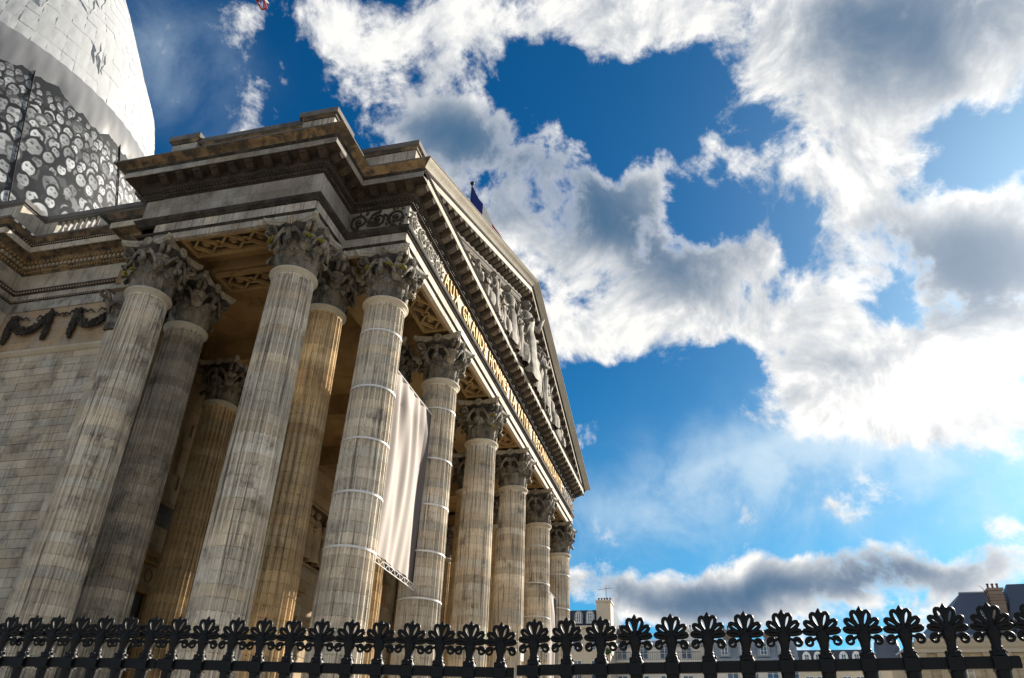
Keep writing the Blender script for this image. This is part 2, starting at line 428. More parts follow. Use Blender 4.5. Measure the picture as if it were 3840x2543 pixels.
class MB:
    """collects shapes into one mesh"""
    def __init__(self):
        self.V = []; self.F = []

    def add(self, V, F):
        n = len(self.V)
        self.V += [tuple(v) for v in V]
        self.F += [tuple(i + n for i in f) for f in F]
        return self

    def box(self, x0, x1, y0, y1, z0, z1):
        V = [(x, y, z) for x in (x0, x1) for y in (y0, y1) for z in (z0, z1)]
        return self.add(V, [(0, 1, 3, 2), (4, 6, 7, 5), (0, 4, 5, 1), (2, 3, 7, 6), (0, 2, 6, 4), (1, 5, 7, 3)])

    def cbox(self, x0, x1, y0, y1, z0, z1, c=.012):
        """box with chamfered edges"""
        lo, hi = (x0, y0, z0), (x1, y1, z1)
        V = []; idx = {}
        for sx in (0, 1):
            for sy in (0, 1):
                for sz in (0, 1):
                    s = (sx, sy, sz)
                    for ax in range(3):
                        v = []
                        for k in range(3):
                            e = hi[k] if s[k] else lo[k]
                            v.append(e if k == ax else e + (-c if s[k] else c))
                        idx[(s, ax)] = len(V); V.append(v)
        F = []
        for ax in range(3):
            o1, o2 = [k for k in range(3) if k != ax]
            for side in (0, 1):
                q = []
                for (p, r_) in ((0, 0), (1, 0), (1, 1), (0, 1)):
                    s = [0, 0, 0]; s[ax] = side; s[o1] = p; s[o2] = r_
                    q.append(idx[(tuple(s), ax)])
                F.append(tuple(q))
            for p in (0, 1):
                for r_ in (0, 1):
                    s0 = [0, 0, 0]; s0[o1] = p; s0[o2] = r_; s1 = list(s0); s1[ax] = 1
                    F.append((idx[(tuple(s0), o1)], idx[(tuple(s1), o1)], idx[(tuple(s1), o2)], idx[(tuple(s0), o2)]))
        for sx in (0, 1):
            for sy in (0, 1):
                for sz in (0, 1):
                    F.append(tuple(idx[((sx, sy, sz), k)] for k in range(3)))
        return self.add(V, F)

    def tube(self, pts, rad, n=8, flat=(1, 1), cap=True, closed=False):
        """tube along points; rad a number or list"""
        pts = [Vector(p) for p in pts]
        N = len(pts)
        rs = rad if isinstance(rad, (list, tuple)) else [rad] * N
        V = []; prev = None
        for i, p in enumerate(pts):
            a = pts[(i - 1) % N] if (closed or i > 0) else p
            c = pts[(i + 1) % N] if (closed or i < N - 1) else p
            t = (c - a)
            if t.length < 1e-9: t = Vector((0, 0, 1))
            t.normalize()
            if prev is None:
                ref = Vector((0, 0, 1)) if abs(t.z) < .9 else Vector((1, 0, 0))
                u = ref.cross(t).normalized()
            else:
                u = prev - t * prev.dot(t)
                if u.length < 1e-6:
                    u = Vector((1, 0, 0)).cross(t)
                u.normalize()
            prev = u
            v = t.cross(u)
            for k in range(n):
                an = 2 * math.pi * k / n
                V.append(p + u * (math.cos(an) * rs[i] * flat[0]) + v * (math.sin(an) * rs[i] * flat[1]))
        F = []
        for i in range(N if closed else N - 1):
            j = (i + 1) % N
            for k in range(n):
                F.append((i * n + k, i * n + (k + 1) % n, j * n + (k + 1) % n, j * n + k))
        if cap and not closed:
            F.append(tuple(range(n - 1, -1, -1))); F.append(tuple((N - 1) * n + k for k in range(n)))
        return self.add(V, F)

    def lathe(self, prof, n=24, cx=0, cy=0, cap=False):
        V = [(cx + r_ * math.cos(2 * math.pi * k / n), cy + r_ * math.sin(2 * math.pi * k / n), z) for (r_, z) in prof for k in range(n)]
        F = [(i * n + k, i * n + (k + 1) % n, (i + 1) * n + (k + 1) % n, (i + 1) * n + k) for i in range(len(prof) - 1) for k in range(n)]
        if cap:
            F.append(tuple(range(n - 1, -1, -1))); F.append(tuple((len(prof) - 1) * n + k for k in range(n)))
        return self.add(V, F)

    def ball(self, c, r_, n=8, m=5, sc=(1, 1, 1)):
        V = []; F = []
        for i in range(m + 1):
            th = math.pi * i / m
            for k in range(n):
                a = 2 * math.pi * k / n
                V.append((c[0] + r_ * sc[0] * math.sin(th) * math.cos(a), c[1] + r_ * sc[1] * math.sin(th) * math.sin(a), c[2] + r_ * sc[2] * math.cos(th)))
        for i in range(m):
            for k in range(n):
                F.append((i * n + k, (i + 1) * n + k, (i + 1) * n + (k + 1) % n, i * n + (k + 1) % n))
        return self.add(V, F)

    def prism(self, poly, axis, a, b):
        """extrude a polygon given in the two other axes along axis from a to b"""
        n = len(poly)
        def mk(p, t):
            q = [0, 0, 0]; o = [k for k in range(3) if k != axis]
            q[o[0]] = p[0]; q[o[1]] = p[1]; q[axis] = t
            return q
        V = [mk(p, a) for p in poly] + [mk(p, b) for p in poly]
        F = [(i, (i + 1) % n, n + (i + 1) % n, n + i) for i in range(n)] + [tuple(range(n - 1, -1, -1)), tuple(range(n, 2 * n))]
        return self.add(V, F)

    def bar(self, p, q, w_, h_):
        """rectangular bar between two points"""
        p, q = Vector(p), Vector(q)
        t = (q - p).normalized()
        ref = Vector((0, 0, 1)) if abs(t.z) < .95 else Vector((1, 0, 0))
        u = ref.cross(t).normalized(); v = t.cross(u)
        V = [e + u * (sx * w_ / 2) + v * (sy * h_ / 2) for e in (p, q) for sx, sy in ((-1, -1), (1, -1), (1, 1), (-1, 1))]
        return self.add(V, [(0, 1, 5, 4), (1, 2, 6, 5), (2, 3, 7, 6), (3, 0, 4, 7), (3, 2, 1, 0), (4, 5, 6, 7)])

    def make(self, name, m, parent=None, smooth=False, **kw):
        return obj(name, mesh(name, self.V, self.F, smooth), m, parent, **kw)


def cblock(name, m, parent, x0, x1, y0, y1, z0, z1, c=.012):
    return MB().cbox(x0, x1, y0, y1, z0, z1, c).make(name, m, parent)


def mitres(path):
    out = []
    P = [Vector((p[0], p[1])) for p in path]
    for i in range(len(P)):
        ns = []
        if i > 0:
            d = (P[i] - P[i - 1]).normalized(); ns.append(Vector((d.y, -d.x)))
        if i < len(P) - 1:
            d = (P[i + 1] - P[i]).normalized(); ns.append(Vector((d.y, -d.x)))
        if len(ns) == 1:
            out.append(ns[0])
        else:
            out.append((ns[0] + ns[1]) / (1 + ns[0].dot(ns[1])))
    return P, out


def sweep(name, prof, path, m, parent, smooth=False, segs=None):
    """moulding: profile of (outward offset, height) run along a plan path with mitred corners"""
    P, M_ = mitres(path)
    n = len(prof)
    V = [(P[i].x + M_[i].x * o, P[i].y + M_[i].y * o, z) for i in range(len(P)) for (o, z) in prof]
    F = [(i * n + k, (i + 1) * n + k, (i + 1) * n + k + 1, i * n + k + 1) for i in (segs if segs is not None else range(len(P) - 1)) for k in range(n - 1)]
    return obj(name, mesh(name, V, F, smooth), m, parent)


def seg_iter(path, o):
    """straight runs of a path after offsetting by o: (start, end, direction, outward normal)"""
    P, M_ = mitres(path)
    Q = [P[i] + M_[i] * o for i in range(len(P))]
    for i in range(len(Q) - 1):
        d = (P[i + 1] - P[i]).normalized()
        yield Q[i], Q[i + 1], d, Vector((d.y, -d.x))

# ================================================================== measures of the temple front (metres)
BAY = 6.572; WA = 2.516; WB = 2.658; WC = 6.334          # column grid
Z_FLOOR = 1.5; Z_NECK = 18.86; Z_ARCH = 21.12; Z_CAP = 22.21; Z_FRIEZE = 23.30; Z_CORONA = 24.06; Z_TOP = 24.69
O_A, O_CAP, O_FR, O_COR, O_TOP = .80, 1.01, .864, 1.646, 2.056
XC = 2.5 * BAY
XR = 5 * BAY

# ------------------------------------------------------------------ ground
g = MB()
g.add([(-1500, -1500, 0), (1500, -1500, 0), (1500, 1500, 0), (-1500, 1500, 0)], [(0, 1, 2, 3)])
tag(g.make('ground', 'paving'), 'pale stone paving of the square', None, kind='structure')
st = MB()
for i in range(5):
    st.cbox(-6.5 - .4 * i, XR + 6.5 + .4 * i, -2.2 - .4 * i, 40, 1.2 - .3 * i, 1.5 - .3 * i, .01)
tag(st.make('steps', 'floor_stone'), 'broad stone steps and floor under the portico', None, kind='structure')

# ------------------------------------------------------------------ columns
NFL = 24
R_LOW, R_TOP = .90, .772
Z_SH0, Z_SH1 = 2.55, 18.70
N_DR = 43


def shaft_r(z):
    t = max(0, (z - Z_SH0) / (Z_SH1 - Z_SH0))
    return R_LOW + (R_TOP - R_LOW) * t ** 1.7


def ring(r_, depth):
    out = []
    for k in range(NFL):
        a0 = 2 * math.pi * k / NFL; da = 2 * math.pi / NFL
        for u, q in ((0, 0), (.20, 0), (.235, .70), (.36, .96), (.60, 1.04), (.84, .96), (.965, .70)):
            a = a0 + u * da
            d = depth * q
            out.append(((r_ - d) * math.cos(a), (r_ - d) * math.sin(a)))
    return out


DRUM = []
hz = (Z_SH1 - Z_SH0) / N_DR
for i in range(N_DR):
    z0, z1 = Z_SH0 + i * hz, Z_SH0 + (i + 1) * hz
    if i == N_DR - 1:
        lv = [(z0, -.014, 1), (z0 + .014, 0, 1), (z0 + hz * .55, 0, 1), (z0 + hz * .72, 0, .75), (z0 + hz * .8, 0, .02), (z1, 0, 0)]
    else:
        lv = [(z0, -.03, 1), (z0 + .011, 0, 1), (z1 - .010, 0, 1), (z1, -.03, 1)]
    V = []; F = []
    for z, dr, dp in lv:
        V += [(x, y, z) for x, y in ring(shaft_r(z) + dr, .105 * dp)]
    m_ = NFL * 7
    for j in range(len(lv) - 1):
        for k in range(m_):
            F.append((j * m_ + k, j * m_ + (k + 1) % m_, (j + 1) * m_ + (k + 1) % m_, (j + 1) * m_ + k))
    DRUM.append(mesh('drum', V, F))
    DRUM[-1].materials.append(MATS['shaft_stone'])
NECK = MB().lathe([(R_TOP - .02, 18.68), (R_TOP + .02, 18.70), (R_TOP + .035, 18.76), (R_TOP + .03, 18.79), (R_TOP + .10, 18.82), (R_TOP + .125, 18.865), (R_TOP + .12, 18.91), (R_TOP + .08, 18.945), (R_TOP + .02, 18.955), (R_TOP - .06, 18.96)], 48)
NECK = mesh('necking', NECK.V, NECK.F, True); NECK.materials.append(MATS['ring_stone'])
BASE = MB().lathe([(1.24, 1.75), (1.28, 1.86), (1.24, 1.98), (1.10, 2.04), (1.04, 2.14), (1.10, 2.24), (1.13, 2.32), (1.10, 2.40), (.98, 2.46), (.92, 2.56)], 40)
BASE.cbox(-1.26, 1.26, -1.26, 1.26, 1.5, 1.75, .015)
BASE = mesh('column_base', BASE.V, BASE.F); BASE.materials.append(MATS['ring_stone'])

# --- capital pieces, local z = 0 at the bottom of the bell
H_CAP = Z_ARCH - 18.95


def bell_r(z):
    t = z / 1.95
    return .70 + .05 * t + .26 * max(0, t - .55) ** 2 / .2


BELL = MB().lathe([(bell_r(z), z) for z in (0, .3, .6, .9, 1.2, 1.45, 1.65, 1.8, 1.93)], 32)
BELL = mesh('capital', BELL.V, BELL.F, True); BELL.materials.append(MATS['bell_stone'])


def leaf_mesh(h, wmax, curl, seedv):
    """acanthus leaf standing against the bell on the +x side, its tip rolled outwards"""
    rr = random.Random(seedv)
    nt, ns = 13, 18
    V = []
    for i in range(ns):
        s = i / (ns - 1)
        if s < .62:
            z = h * (s / .62) * .86; r_ = bell_r(z) + .035 + .05 * s
            tang = (0, 1)
        else:
            q = (s - .62) / .38
            an = q * math.pi * 1.15
            z = h * .86 + curl * .62 * math.sin(an) * 1.0
            r_ = bell_r(h * .86) + .066 + curl * (1 - math.cos(an)) * .62
        wd = wmax * (.50 + .62 * math.sin(min(1, s * 1.35) * math.pi * .62)) if s < .62 else wmax * (1.05 - .95 * ((s - .62) / .38) ** 1.6)
        lob = 1 + .17 * abs(math.sin(s * math.pi * 4.5))
        for j in range(nt):
            t = j / (nt - 1) * 2 - 1
            ww = wd * lob * .5
            rib = .034 * math.cos(t * math.pi * 4) * (1 - .4 * abs(t)) + .035 * (1 - abs(t)) ** 2
            edge = -.05 * t * t
            y = t * ww
            rr_ = r_ + rib + edge + rr.uniform(-.006, .006)
            if s >= .62:
                q = (s - .62) / .38
                z2 = z - .10 * t * t * q
            else:
                z2 = z + .012 * math.cos(t * math.pi * 4)
            a = y / max(.75, r_)
            V.append((rr_ * math.cos(a), rr_ * math.sin(a), z2))
    F = [(i * nt + j, i * nt + j + 1, (i + 1) * nt + j + 1, (i + 1) * nt + j) for i in range(ns - 1) for j in range(nt - 1)]
    me = mesh('acanthus_leaf', V, F, True)
    me.materials.append(MATS['carved_stone'])
    return me


LEAF_LOW = [leaf_mesh(.70, .55, .24, 3), leaf_mesh(.72, .53, .22, 5)]
LEAF_UP = [leaf_mesh(1.24, .52, .26, 4), leaf_mesh(1.21, .50, .28, 6)]


def spiral(cx, cz, r0, turns, n, start, sgn):
    return [(cx + sgn * r0 * (1 - .78 * k / n) * math.cos(start + 2 * math.pi * turns * k / n), cz + r0 * (1 - .78 * k / n) * math.sin(start + 2 * math.pi * turns * k / n)) for k in range(n + 1)]


def volute_mesh(big):
    b = MB()
    if big:
        pts = [(.78, .95), (.83, 1.2), (.90, 1.45), (1.0, 1.66), (1.10, 1.80), (1.19, 1.865)]
        pts += spiral(1.22, 1.68, .205, 1.9, 22, math.pi / 2, 1)
        rad = [.05, .07, .085, .088, .08, .072] + [.066 - .034 * k / 22 for k in range(23)]
        b.tube([(x, 0, z) for x, z in pts], rad, 7, (1.0, 1.0))
        for s in (-1, 1):
            b.tube([(x, s * .055, z) for x, z in pts], [q * .45 for q in rad], 5)
        # caulis and a drooping leaf below the scroll
        b.tube([(.80, 0, .8), (.86, 0, 1.05), (.95, 0, 1.28), (1.06, 0, 1.40), (1.14, 0, 1.36), (1.15, 0, 1.28)], [.09, .12, .15, .14, .10, .03], 8, (1.3, .7))
    else:
        pts = [(.62, 1.0), (.50, 1.28), (.36, 1.50), (.24, 1.62)]
        pts = [(y, z) for y, z in pts] + [(.20 + .11 * (1 - .75 * k / 16) * math.cos(math.pi / 2 + 2 * math.pi * 1.6 * k / 16) * -1 - .02, 1.58 + .11 * (1 - .75 * k / 16) * math.sin(math.pi / 2 + 2 * math.pi * 1.6 * k / 16)) for k in range(17)]
        rad = [.05, .07, .075, .07] + [.058 - .028 * k / 16 for k in range(17)]
        b.tube([(.88 + .16 * max(0, z - 1.1), y, z) for y, z in pts], rad, 7)
        b.tube([(.84, .02, 1.0), (.90, .02, 1.3), (.96, .02, 1.5), (1.02, .02, 1.62), (1.06, .02, 1.60)], [.09, .12, .11, .09, .03], 8, (.7, 1))
    me = mesh('volute', b.V, b.F, True); me.materials.append(MATS['carved_stone'])
    return me


VOL_BIG, VOL_SM = volute_mesh(True), volute_mesh(False)
b_ = MB()
VV = []
for (z, k) in ((1.93, .90), (1.97, .93), (2.02, .95), (2.03, .99), (2.10, 1.0), (H_CAP - .003, 1.0)):
    ringp = []
    for q in range(4):
        a = q * math.pi / 2
        for t in (-1, -.93, -.7, -.45, -.2, 0, .2, .45, .7, .93, 1):
            along = 1.13 * t if abs(t) < 1 else 1.06 * t
            out = .90 + .24 * min(1, abs(t) / .93) ** 2 if abs(t) < 1 else 1.20
            if abs(t) == 1:
                along, out = 1.07 * t, 1.185
            x, y = out * k, along * k
            ringp.append((x * math.cos(a) - y * math.sin(a), x * math.sin(a) + y * math.cos(a), z))
    VV.append(ringp)
nq = len(VV[0])
V = [p for r_ in VV for p in r_]
F = [(i * nq + k, i * nq + (k + 1) % nq, (i + 1) * nq + (k + 1) % nq, (i + 1) * nq + k) for i in range(len(VV) - 1) for k in range(nq)]
F.append(tuple(range(nq - 1, -1, -1))); F.append(tuple((len(VV) - 1) * nq + k for k in range(nq)))
ABACUS = mesh('abacus', V, F); ABACUS.materials.append(MATS['abacus_stone'])


def flower(rad, petals, depth, m):
    """rosette facing +x"""
    b = MB()
    for k in range(petals):
        a = 2 * math.pi * k / petals
        c, s = math.cos(a), math.sin(a)
        w_ = math.pi * rad / petals * .8
        pts = [(0, .22, 0), (depth, .55, w_), (depth * .5, .98, w_ * .5), (depth * .5, .98, -w_ * .5), (depth, .55, -w_), (depth * .35, 1.0, 0), (depth * 1.35, .6, 0)]
        V = [(x, rr * rad * c - q * s, rr * rad * s + q * c) for x, rr, q in pts]
        b.add(V, [(0, 1, 6), (1, 2, 5, 6), (0, 6, 4), (4, 6, 5, 3)])
    b.ball((depth * .5, 0, 0), rad * .3, 8, 5, (.9, 1, 1))
    b.add([(0.01, rad * .7 * math.cos(q * math.pi / 4), rad * .7 * math.sin(q * math.pi / 4)) for q in range(8)], [tuple(range(8))])
    me = mesh('rosette', b.V, b.F); me.materials.append(MATS[m])
    return me


FLOWER = flower(.23, 14, .10, 'abacus_stone')
ROSE_S = flower(.20, 8, .09, 'ochre_stone')
MOSS = MB()
rm = random.Random(12)
for k in range(16):
    MOSS.ball((rm.gauss(0, .035), rm.gauss(0, .10), rm.gauss(0, .03)), rm.uniform(.02, .055), 6, 4, (1, 1.2, .7))
MOSS = mesh('moss', MOSS.V, MOSS.F, True); MOSS.materials.append(MATS['moss'])


def repaint(o, m):
    o.material_slots[0].link = 'OBJECT'
    o.material_slots[0].material = MATS[m]
    return o


def column(x, y, label, first=5, tone=None, moss=False, group='fluted Corinthian columns of the portico'):
    t = thing('fluted_column', label, 'column', (x, y, 0), group, 'thing')
    obj('column_base', BASE, None, t)
    rnd = random.Random(int(x * 131 + y * 57))
    for i in range(N_DR):
        if i < first:
            continue
        dr = obj('drum', DRUM[i], None, t, rot=(0, 0, 2 * math.pi / NFL * rnd.randrange(NFL)))
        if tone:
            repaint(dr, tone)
    if first:
        MB().lathe([(shaft_r(Z_SH0), Z_SH0), (shaft_r(Z_SH0 + first * hz) - .01, Z_SH0 + first * hz)], 32).make('shaft_foot', 'shaft_stone', t)
    obj('necking', NECK, None, t)
    cap = obj('capital', BELL, None, t, (0, 0, 18.95))
    for k in range(8):
        obj('acanthus_leaf', LEAF_LOW[rnd.randrange(2)], None, cap, rot=(0, 0, R(45 * k + 22.5)), scale=(1, 1, rnd.uniform(.97, 1.03)))
        obj('acanthus_leaf', LEAF_UP[rnd.randrange(2)], None, cap, rot=(0, 0, R(45 * k)), scale=(1, 1, rnd.uniform(.97, 1.03)))
    for k in range(4):
        for s in (-1, 1):
            obj('volute', VOL_BIG, None, cap, rot=(0, 0, R(45 + 90 * k + s * 5.5)))
            obj('helix', VOL_SM, None, cap, rot=(0, 0, R(90 * k)), scale=(1, s, 1))
        a = R(90 * k)
        obj('flower', FLOWER, None, cap, (.92 * math.cos(a), .92 * math.sin(a), 2.06), (0, 0, a))
    obj('abacus', ABACUS, None, cap)
    if moss:
        for k in range(3):
            a = R(rnd.choice((135, 157, 180, 202, 225, 247, 270)) + rnd.uniform(-4, 4))
            zz, rr = rnd.choice(((.74, 1.02), (1.28, 1.16), (1.28, 1.16), (.74, 1.0)))
            obj('moss_tuft', MOSS, None, cap, (rr * math.cos(a), rr * math.sin(a), zz), (rnd.uniform(-.3, .3), 0, a), (1, rnd.uniform(.8, 1.4), 1))
    return t


column(-WA, WB + WC, 'outer grey fluted column of the side, standing by the ashlar wall', moss=True)
column(0, WB + WC, 'dark streaked fluted column right behind the outer side column by the wall', tone='shaft_shaded')
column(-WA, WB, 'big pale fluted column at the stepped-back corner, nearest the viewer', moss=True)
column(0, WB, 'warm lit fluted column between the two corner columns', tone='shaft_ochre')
FRONT = ['corner column of the pediment front with white straps, left of the large banner',
         'front column with white straps, at the right edge of the large banner',
         'third front column, the first after the large banner without straps',
         'fourth front column, plain, with a small white notice low on its shaft',
         'fifth front column with white straps, left of the narrow far banner',
         'last front column at the far end, seen against the sky']
for k in range(6):
    column(k * BAY, 0, FRONT[k], first=5 if k < 3 else 12, moss=k in (0, 2))
for k, lb in ((1, 'second row column whose capital shows between the corner column and the banner'), (2, 'second row column hidden behind the strapped front column'), (3, 'second row column hidden behind the third front column'), (4, 'second row column glimpsed between the third and fourth front columns')):
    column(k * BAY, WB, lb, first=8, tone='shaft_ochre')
column(XR + WA, WB, 'outer column at the far stepped-back corner', first=14)
column(XR + WA, WB + WC, 'outer column of the far side, glimpsed beside the strapped front column', first=12)
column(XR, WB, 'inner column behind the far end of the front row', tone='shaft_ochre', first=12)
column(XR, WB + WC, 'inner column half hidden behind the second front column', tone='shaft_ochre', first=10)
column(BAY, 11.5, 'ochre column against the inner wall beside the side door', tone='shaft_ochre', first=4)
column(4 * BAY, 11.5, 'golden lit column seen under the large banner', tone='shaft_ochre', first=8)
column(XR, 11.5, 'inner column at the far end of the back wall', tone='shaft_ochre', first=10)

# white notice on the fourth column
nt = MB().box(-.16, .16, -.01, .01, -.22, .22)
tag(nt.make('notice', 'strap_white', None, loc=(3 * BAY - .25, -.93, 9.55), rot=(0, 0, R(-15))), 'small white notice fixed low on the fourth front column', 'notice')

# ================================================================== portico: entablature, pediment, attic, ceiling
POR = thing('temple_portico', 'weathered stone temple front with pediment, gilt inscription and dark cornice', 'temple', (0, 0, 0))
PATH = [(1.5, WB + WC), (-WA, WB + WC), (-WA, WB), (0, WB), (0, 0), (XR, 0), (XR, WB), (XR + WA, WB), (XR + WA, WB + WC), (XR, WB + WC)]
SIDE = range(0, 4)         # runs up to the pediment corner
FAR = range(5, 9)
# --- architrave fasciae as separate stones
rb = random.Random(5)


def stones(name, m, parent, p, q, nrm, o_in, o_out, z0, z1, length, skip_ends=True, gap=.004):
    """a run of ashlar pieces from p to q (axis line points), between offsets o_in and o_out"""
    p, q = Vector(p), Vector(q)
    d = (q - p); L = d.length; d.normalize()
    n = max(1, round(L / length)); cuts = [0]
    for i in range(1, n):
        cuts.append(L * i / n + rb.uniform(-.15, .15) * L / n)
    cuts.append(L)
    for i in range(n):
        a = p + d * (cuts[i] + gap * (i > 0)); b = p + d * (cuts[i + 1] - gap * (i < n - 1))
        j = rb.uniform(-.004, .004)
        xs = [a.x + nrm[0] * o_in, a.x + nrm[0] * (o_out + j), b.x + nrm[0] * o_in, b.x + nrm[0] * (o_out + j)]
        ys = [a.y + nrm[1] * o_in, a.y + nrm[1] * (o_out + j), b.y + nrm[1] * o_in, b.y + nrm[1] * (o_out + j)]
        cblock(name, m, parent, min(xs), max(xs), min(ys), max(ys), z0, z1, .008)


am = MB()
for k, (x0, x1, y0, y1) in enumerate(((-WA - .7, -WA + .74, WB - .7, WB + WC + .7), (-.74, .74, -.7, 12.8), (-.7, XR + .7, -.7, .74), (-WA - .7, .7, WB - .7, WB + .74), (-WA - .7, .7, WB + WC - .7, WB + WC + .7), (XR - .74, XR + .74, -.7, 12.8), (XR - .7, XR + WA + .7, WB - .7, WB + .74), (XR + WA - .7, XR + WA + .7, WB - .7, WB + WC + .7))):
    am.box(x0, x1, y0, y1, Z_ARCH + .30 + .003 * k, Z_CAP - .02 - .003 * k)
ARC = am.make('architrave', 'ochre_stone', POR)
ZF1, ZM1, ZF2, ZM2 = Z_ARCH, Z_ARCH + .30, Z_ARCH + .38, Z_ARCH + .80
for i, (a, b, d, nr) in enumerate(seg_iter(PATH[1:7], .80)):
    ln = .62 if i == 0 else 1.25
    mt = 'fascia_stone' if i < 3 else 'front_stone'
    ax0 = a - nr * .80; ax1 = b - nr * .80
    ext = .0
    stones('fascia_stone', mt, ARC, ax0, ax1, nr, .60, .80, ZF1, ZM1 - .002, ln)
    stones('fascia_stone', mt, ARC, ax0, ax1, nr, .62, .86, ZF2 + .002, ZM2 - .002, ln)
sweep('bead_moulding', [(.70, ZM1 - .02), (.825, ZM1 - .004), (.85, ZM1 + .03), (.875, ZM1 + .05), (.875, ZF2 + .006), (.7, ZF2 + .012)], PATH, 'sooty_moulding', ARC)
sweep('architrave_crown', [(.70, ZM2 - .004), (.885, ZM2 - .002), (.885, ZM2 + .05), (.91, ZM2 + .06), (.93, ZM2 + .11), (.985, ZM2 + .19), (1.0, ZM2 + .225), (O_CAP, ZM2 + .235), (O_CAP, Z_CAP), (.70, Z_CAP + .012)], PATH, 'sooty_moulding', ARC)


def bead_row(name, path, o, z, step, r_, m, parent, shape='ball', hgt=1.0):
    b = MB()
    for a, c, d, nr in seg_iter(path, o):
        L = (c - a).length; n = max(1, int(L / step))
        for i in range(n):
            p = a + d * (L * (i + .5) / n)
            if shape == 'ball':
                b.ball((p.x, p.y, z), r_, 6, 4, (1, 1, hgt))
            else:
                w_ = step * .30
                e = [p + d * s * w_ + nr * q for s in (-1, 1) for q in (-.02, r_)]
                xs = [q.x for q in e]; ys = [q.y for q in e]
                b.box(min(xs), max(xs), min(ys), max(ys), z - hgt / 2, z + hgt / 2)
    o_ = b.make(name, m, parent)
    o_['kind'] = 'stuff'
    return o_


VIS = PATH[1:6]
bead_row('bead_row', VIS, .90, ZM2 + .026, .085, .028, 'sooty_moulding', ARC)
bead_row('bead_row', VIS, .872, ZM1 + .055, .075, .022, 'sooty_moulding', ARC)
bead_row('leaf_row', VIS, .955, ZM2 + .15, .12, .05, 'sooty_moulding', ARC, 'ball', .9)

# --- frieze
FRZ = sweep('frieze', [(.70, Z_CAP + .002), (O_FR - .03, Z_CAP + .003), (O_FR - .03, Z_FRIEZE + .01), (.6, Z_FRIEZE + .012)], PATH, 'frieze_stone', POR)
for i, (a, b, d, nr) in enumerate(seg_iter(PATH[1:6], O_FR)):
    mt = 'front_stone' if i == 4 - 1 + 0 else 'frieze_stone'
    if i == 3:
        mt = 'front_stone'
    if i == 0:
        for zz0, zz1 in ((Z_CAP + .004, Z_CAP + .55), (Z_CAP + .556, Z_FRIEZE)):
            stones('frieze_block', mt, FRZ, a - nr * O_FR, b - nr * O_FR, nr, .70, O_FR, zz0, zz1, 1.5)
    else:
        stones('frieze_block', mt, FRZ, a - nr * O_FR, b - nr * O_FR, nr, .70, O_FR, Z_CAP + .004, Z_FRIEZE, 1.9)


def scroll_relief(name, org, d, nr, L, h, m, parent, seedv, flip=1):
    """carved running scroll: spirals with leaves, standing proud of a panel. org = lower start corner on the face"""
    rr = random.Random(seedv)
    b = MB()
    org = Vector(org); d = Vector((d[0], d[1], 0)); nr = Vector((nr[0], nr[1], 0)); up = Vector((0, 0, 1))
    n = max(1, round(L / (h * .95)))
    stp = L / n
    for i in range(n):
        c = org + d * (stp * (i + .5)) + up * (h * .5)
        s = 1 if (i % 2) else -1
        pts = []; rad = []
        for k in range(26):
            q = k / 25
            an = s * (math.pi * .5 + q * math.pi * 3.2); rd = h * .40 * (1 - .82 * q)
            pts.append(c + d * (math.cos(an) * rd) + up * (math.sin(an) * rd) + nr * (.03 + .035 * q))
            rad.append(.055 - .022 * q)
        b.tube(pts, rad, 5)
        b.ball(tuple(c + nr * .06), .10, 6, 4)
        for k in range(15):
            an = rr.uniform(0, 6.28); rd = h * rr.uniform(.22, .5)
            p = c + d * (math.cos(an) * rd * 1.1) + up * (math.sin(an) * rd) + nr * .02
            p.z = min(max(p.z, org.z + .06), org.z + h - .06)
            q = p + d * rr.uniform(-.16, .16) + up * rr.uniform(-.12, .12) + nr * rr.uniform(.03, .08)
            b.tube([p, (p + q) / 2 + nr * .04, q], [.03, .055, .015], 5)
    return b.make(name, m, parent, True)


# side of the pediment block and both ends of the inscription
scroll_relief('scroll_relief', (-O_FR, WB - O_FR - .1, Z_CAP + .03), (0, -1), (-1, 0), WB - .2, 1.03, 'sooty_moulding', FRZ, 3)
scroll_relief('scroll_relief', (-O_FR + .08, -O_FR, Z_CAP + .03), (1, 0), (0, -1), 3.9, 1.03, 'statue_stone', FRZ, 4)
scroll_relief('scroll_relief', (XR - 3.0, -O_FR, Z_CAP + .03), (1, 0), (0, -1), 3.8, 1.03, 'statue_stone', FRZ, 5)
for xx in (3.18, 29.72):
    cblock('panel_edge', 'front_stone', FRZ, xx - .05, xx + .05, -O_FR - .035, -O_FR + .02, Z_CAP + .01, Z_FRIEZE - .01, .01)

# --- gilt inscription: every letter its own piece
TEXT = 'AUX GRANDS HOMMES LA PATRIE RECONNAISSANTE'
adv = {}
glyph = {}
for ch in set(TEXT) - {' '}:
    cu = bpy.data.curves.new('letter', 'FONT')
    cu.body = ch; cu.size = 1.0; cu.extrude = .035; cu.bevel_depth = .010; cu.resolution_u = 3
    tmp = bpy.data.objects.new('letter_tmp', cu)
    COL.objects.link(tmp)
    dg = bpy.context.evaluated_depsgraph_get()
    me = bpy.data.meshes.new_from_object(tmp.evaluated_get(dg))
    bpy.data.objects.remove(tmp); bpy.data.curves.remove(cu)
    xs = [v.co.x for v in me.vertices]; ys = [v.co.y for v in me.vertices]
    x0, x1, y0, y1 = min(xs), max(xs), min(ys), max(ys)
    # serifs: small feet at the ends of the strokes
    for v in me.vertices:
        v.co.x -= x0; v.co.y = (v.co.y - y0) / (y1 - y0)
    me.name = 'letter'
    me.materials.clear(); me.materials.append(MATS['gold_leaf'])
    glyph[ch] = me; adv[ch] = x1 - x0
GAP = .17; SPACE = .50
tot = sum((SPACE if ch == ' ' else adv[ch] + GAP) for ch in TEXT)
X0, X1 = 3.50, 29.45
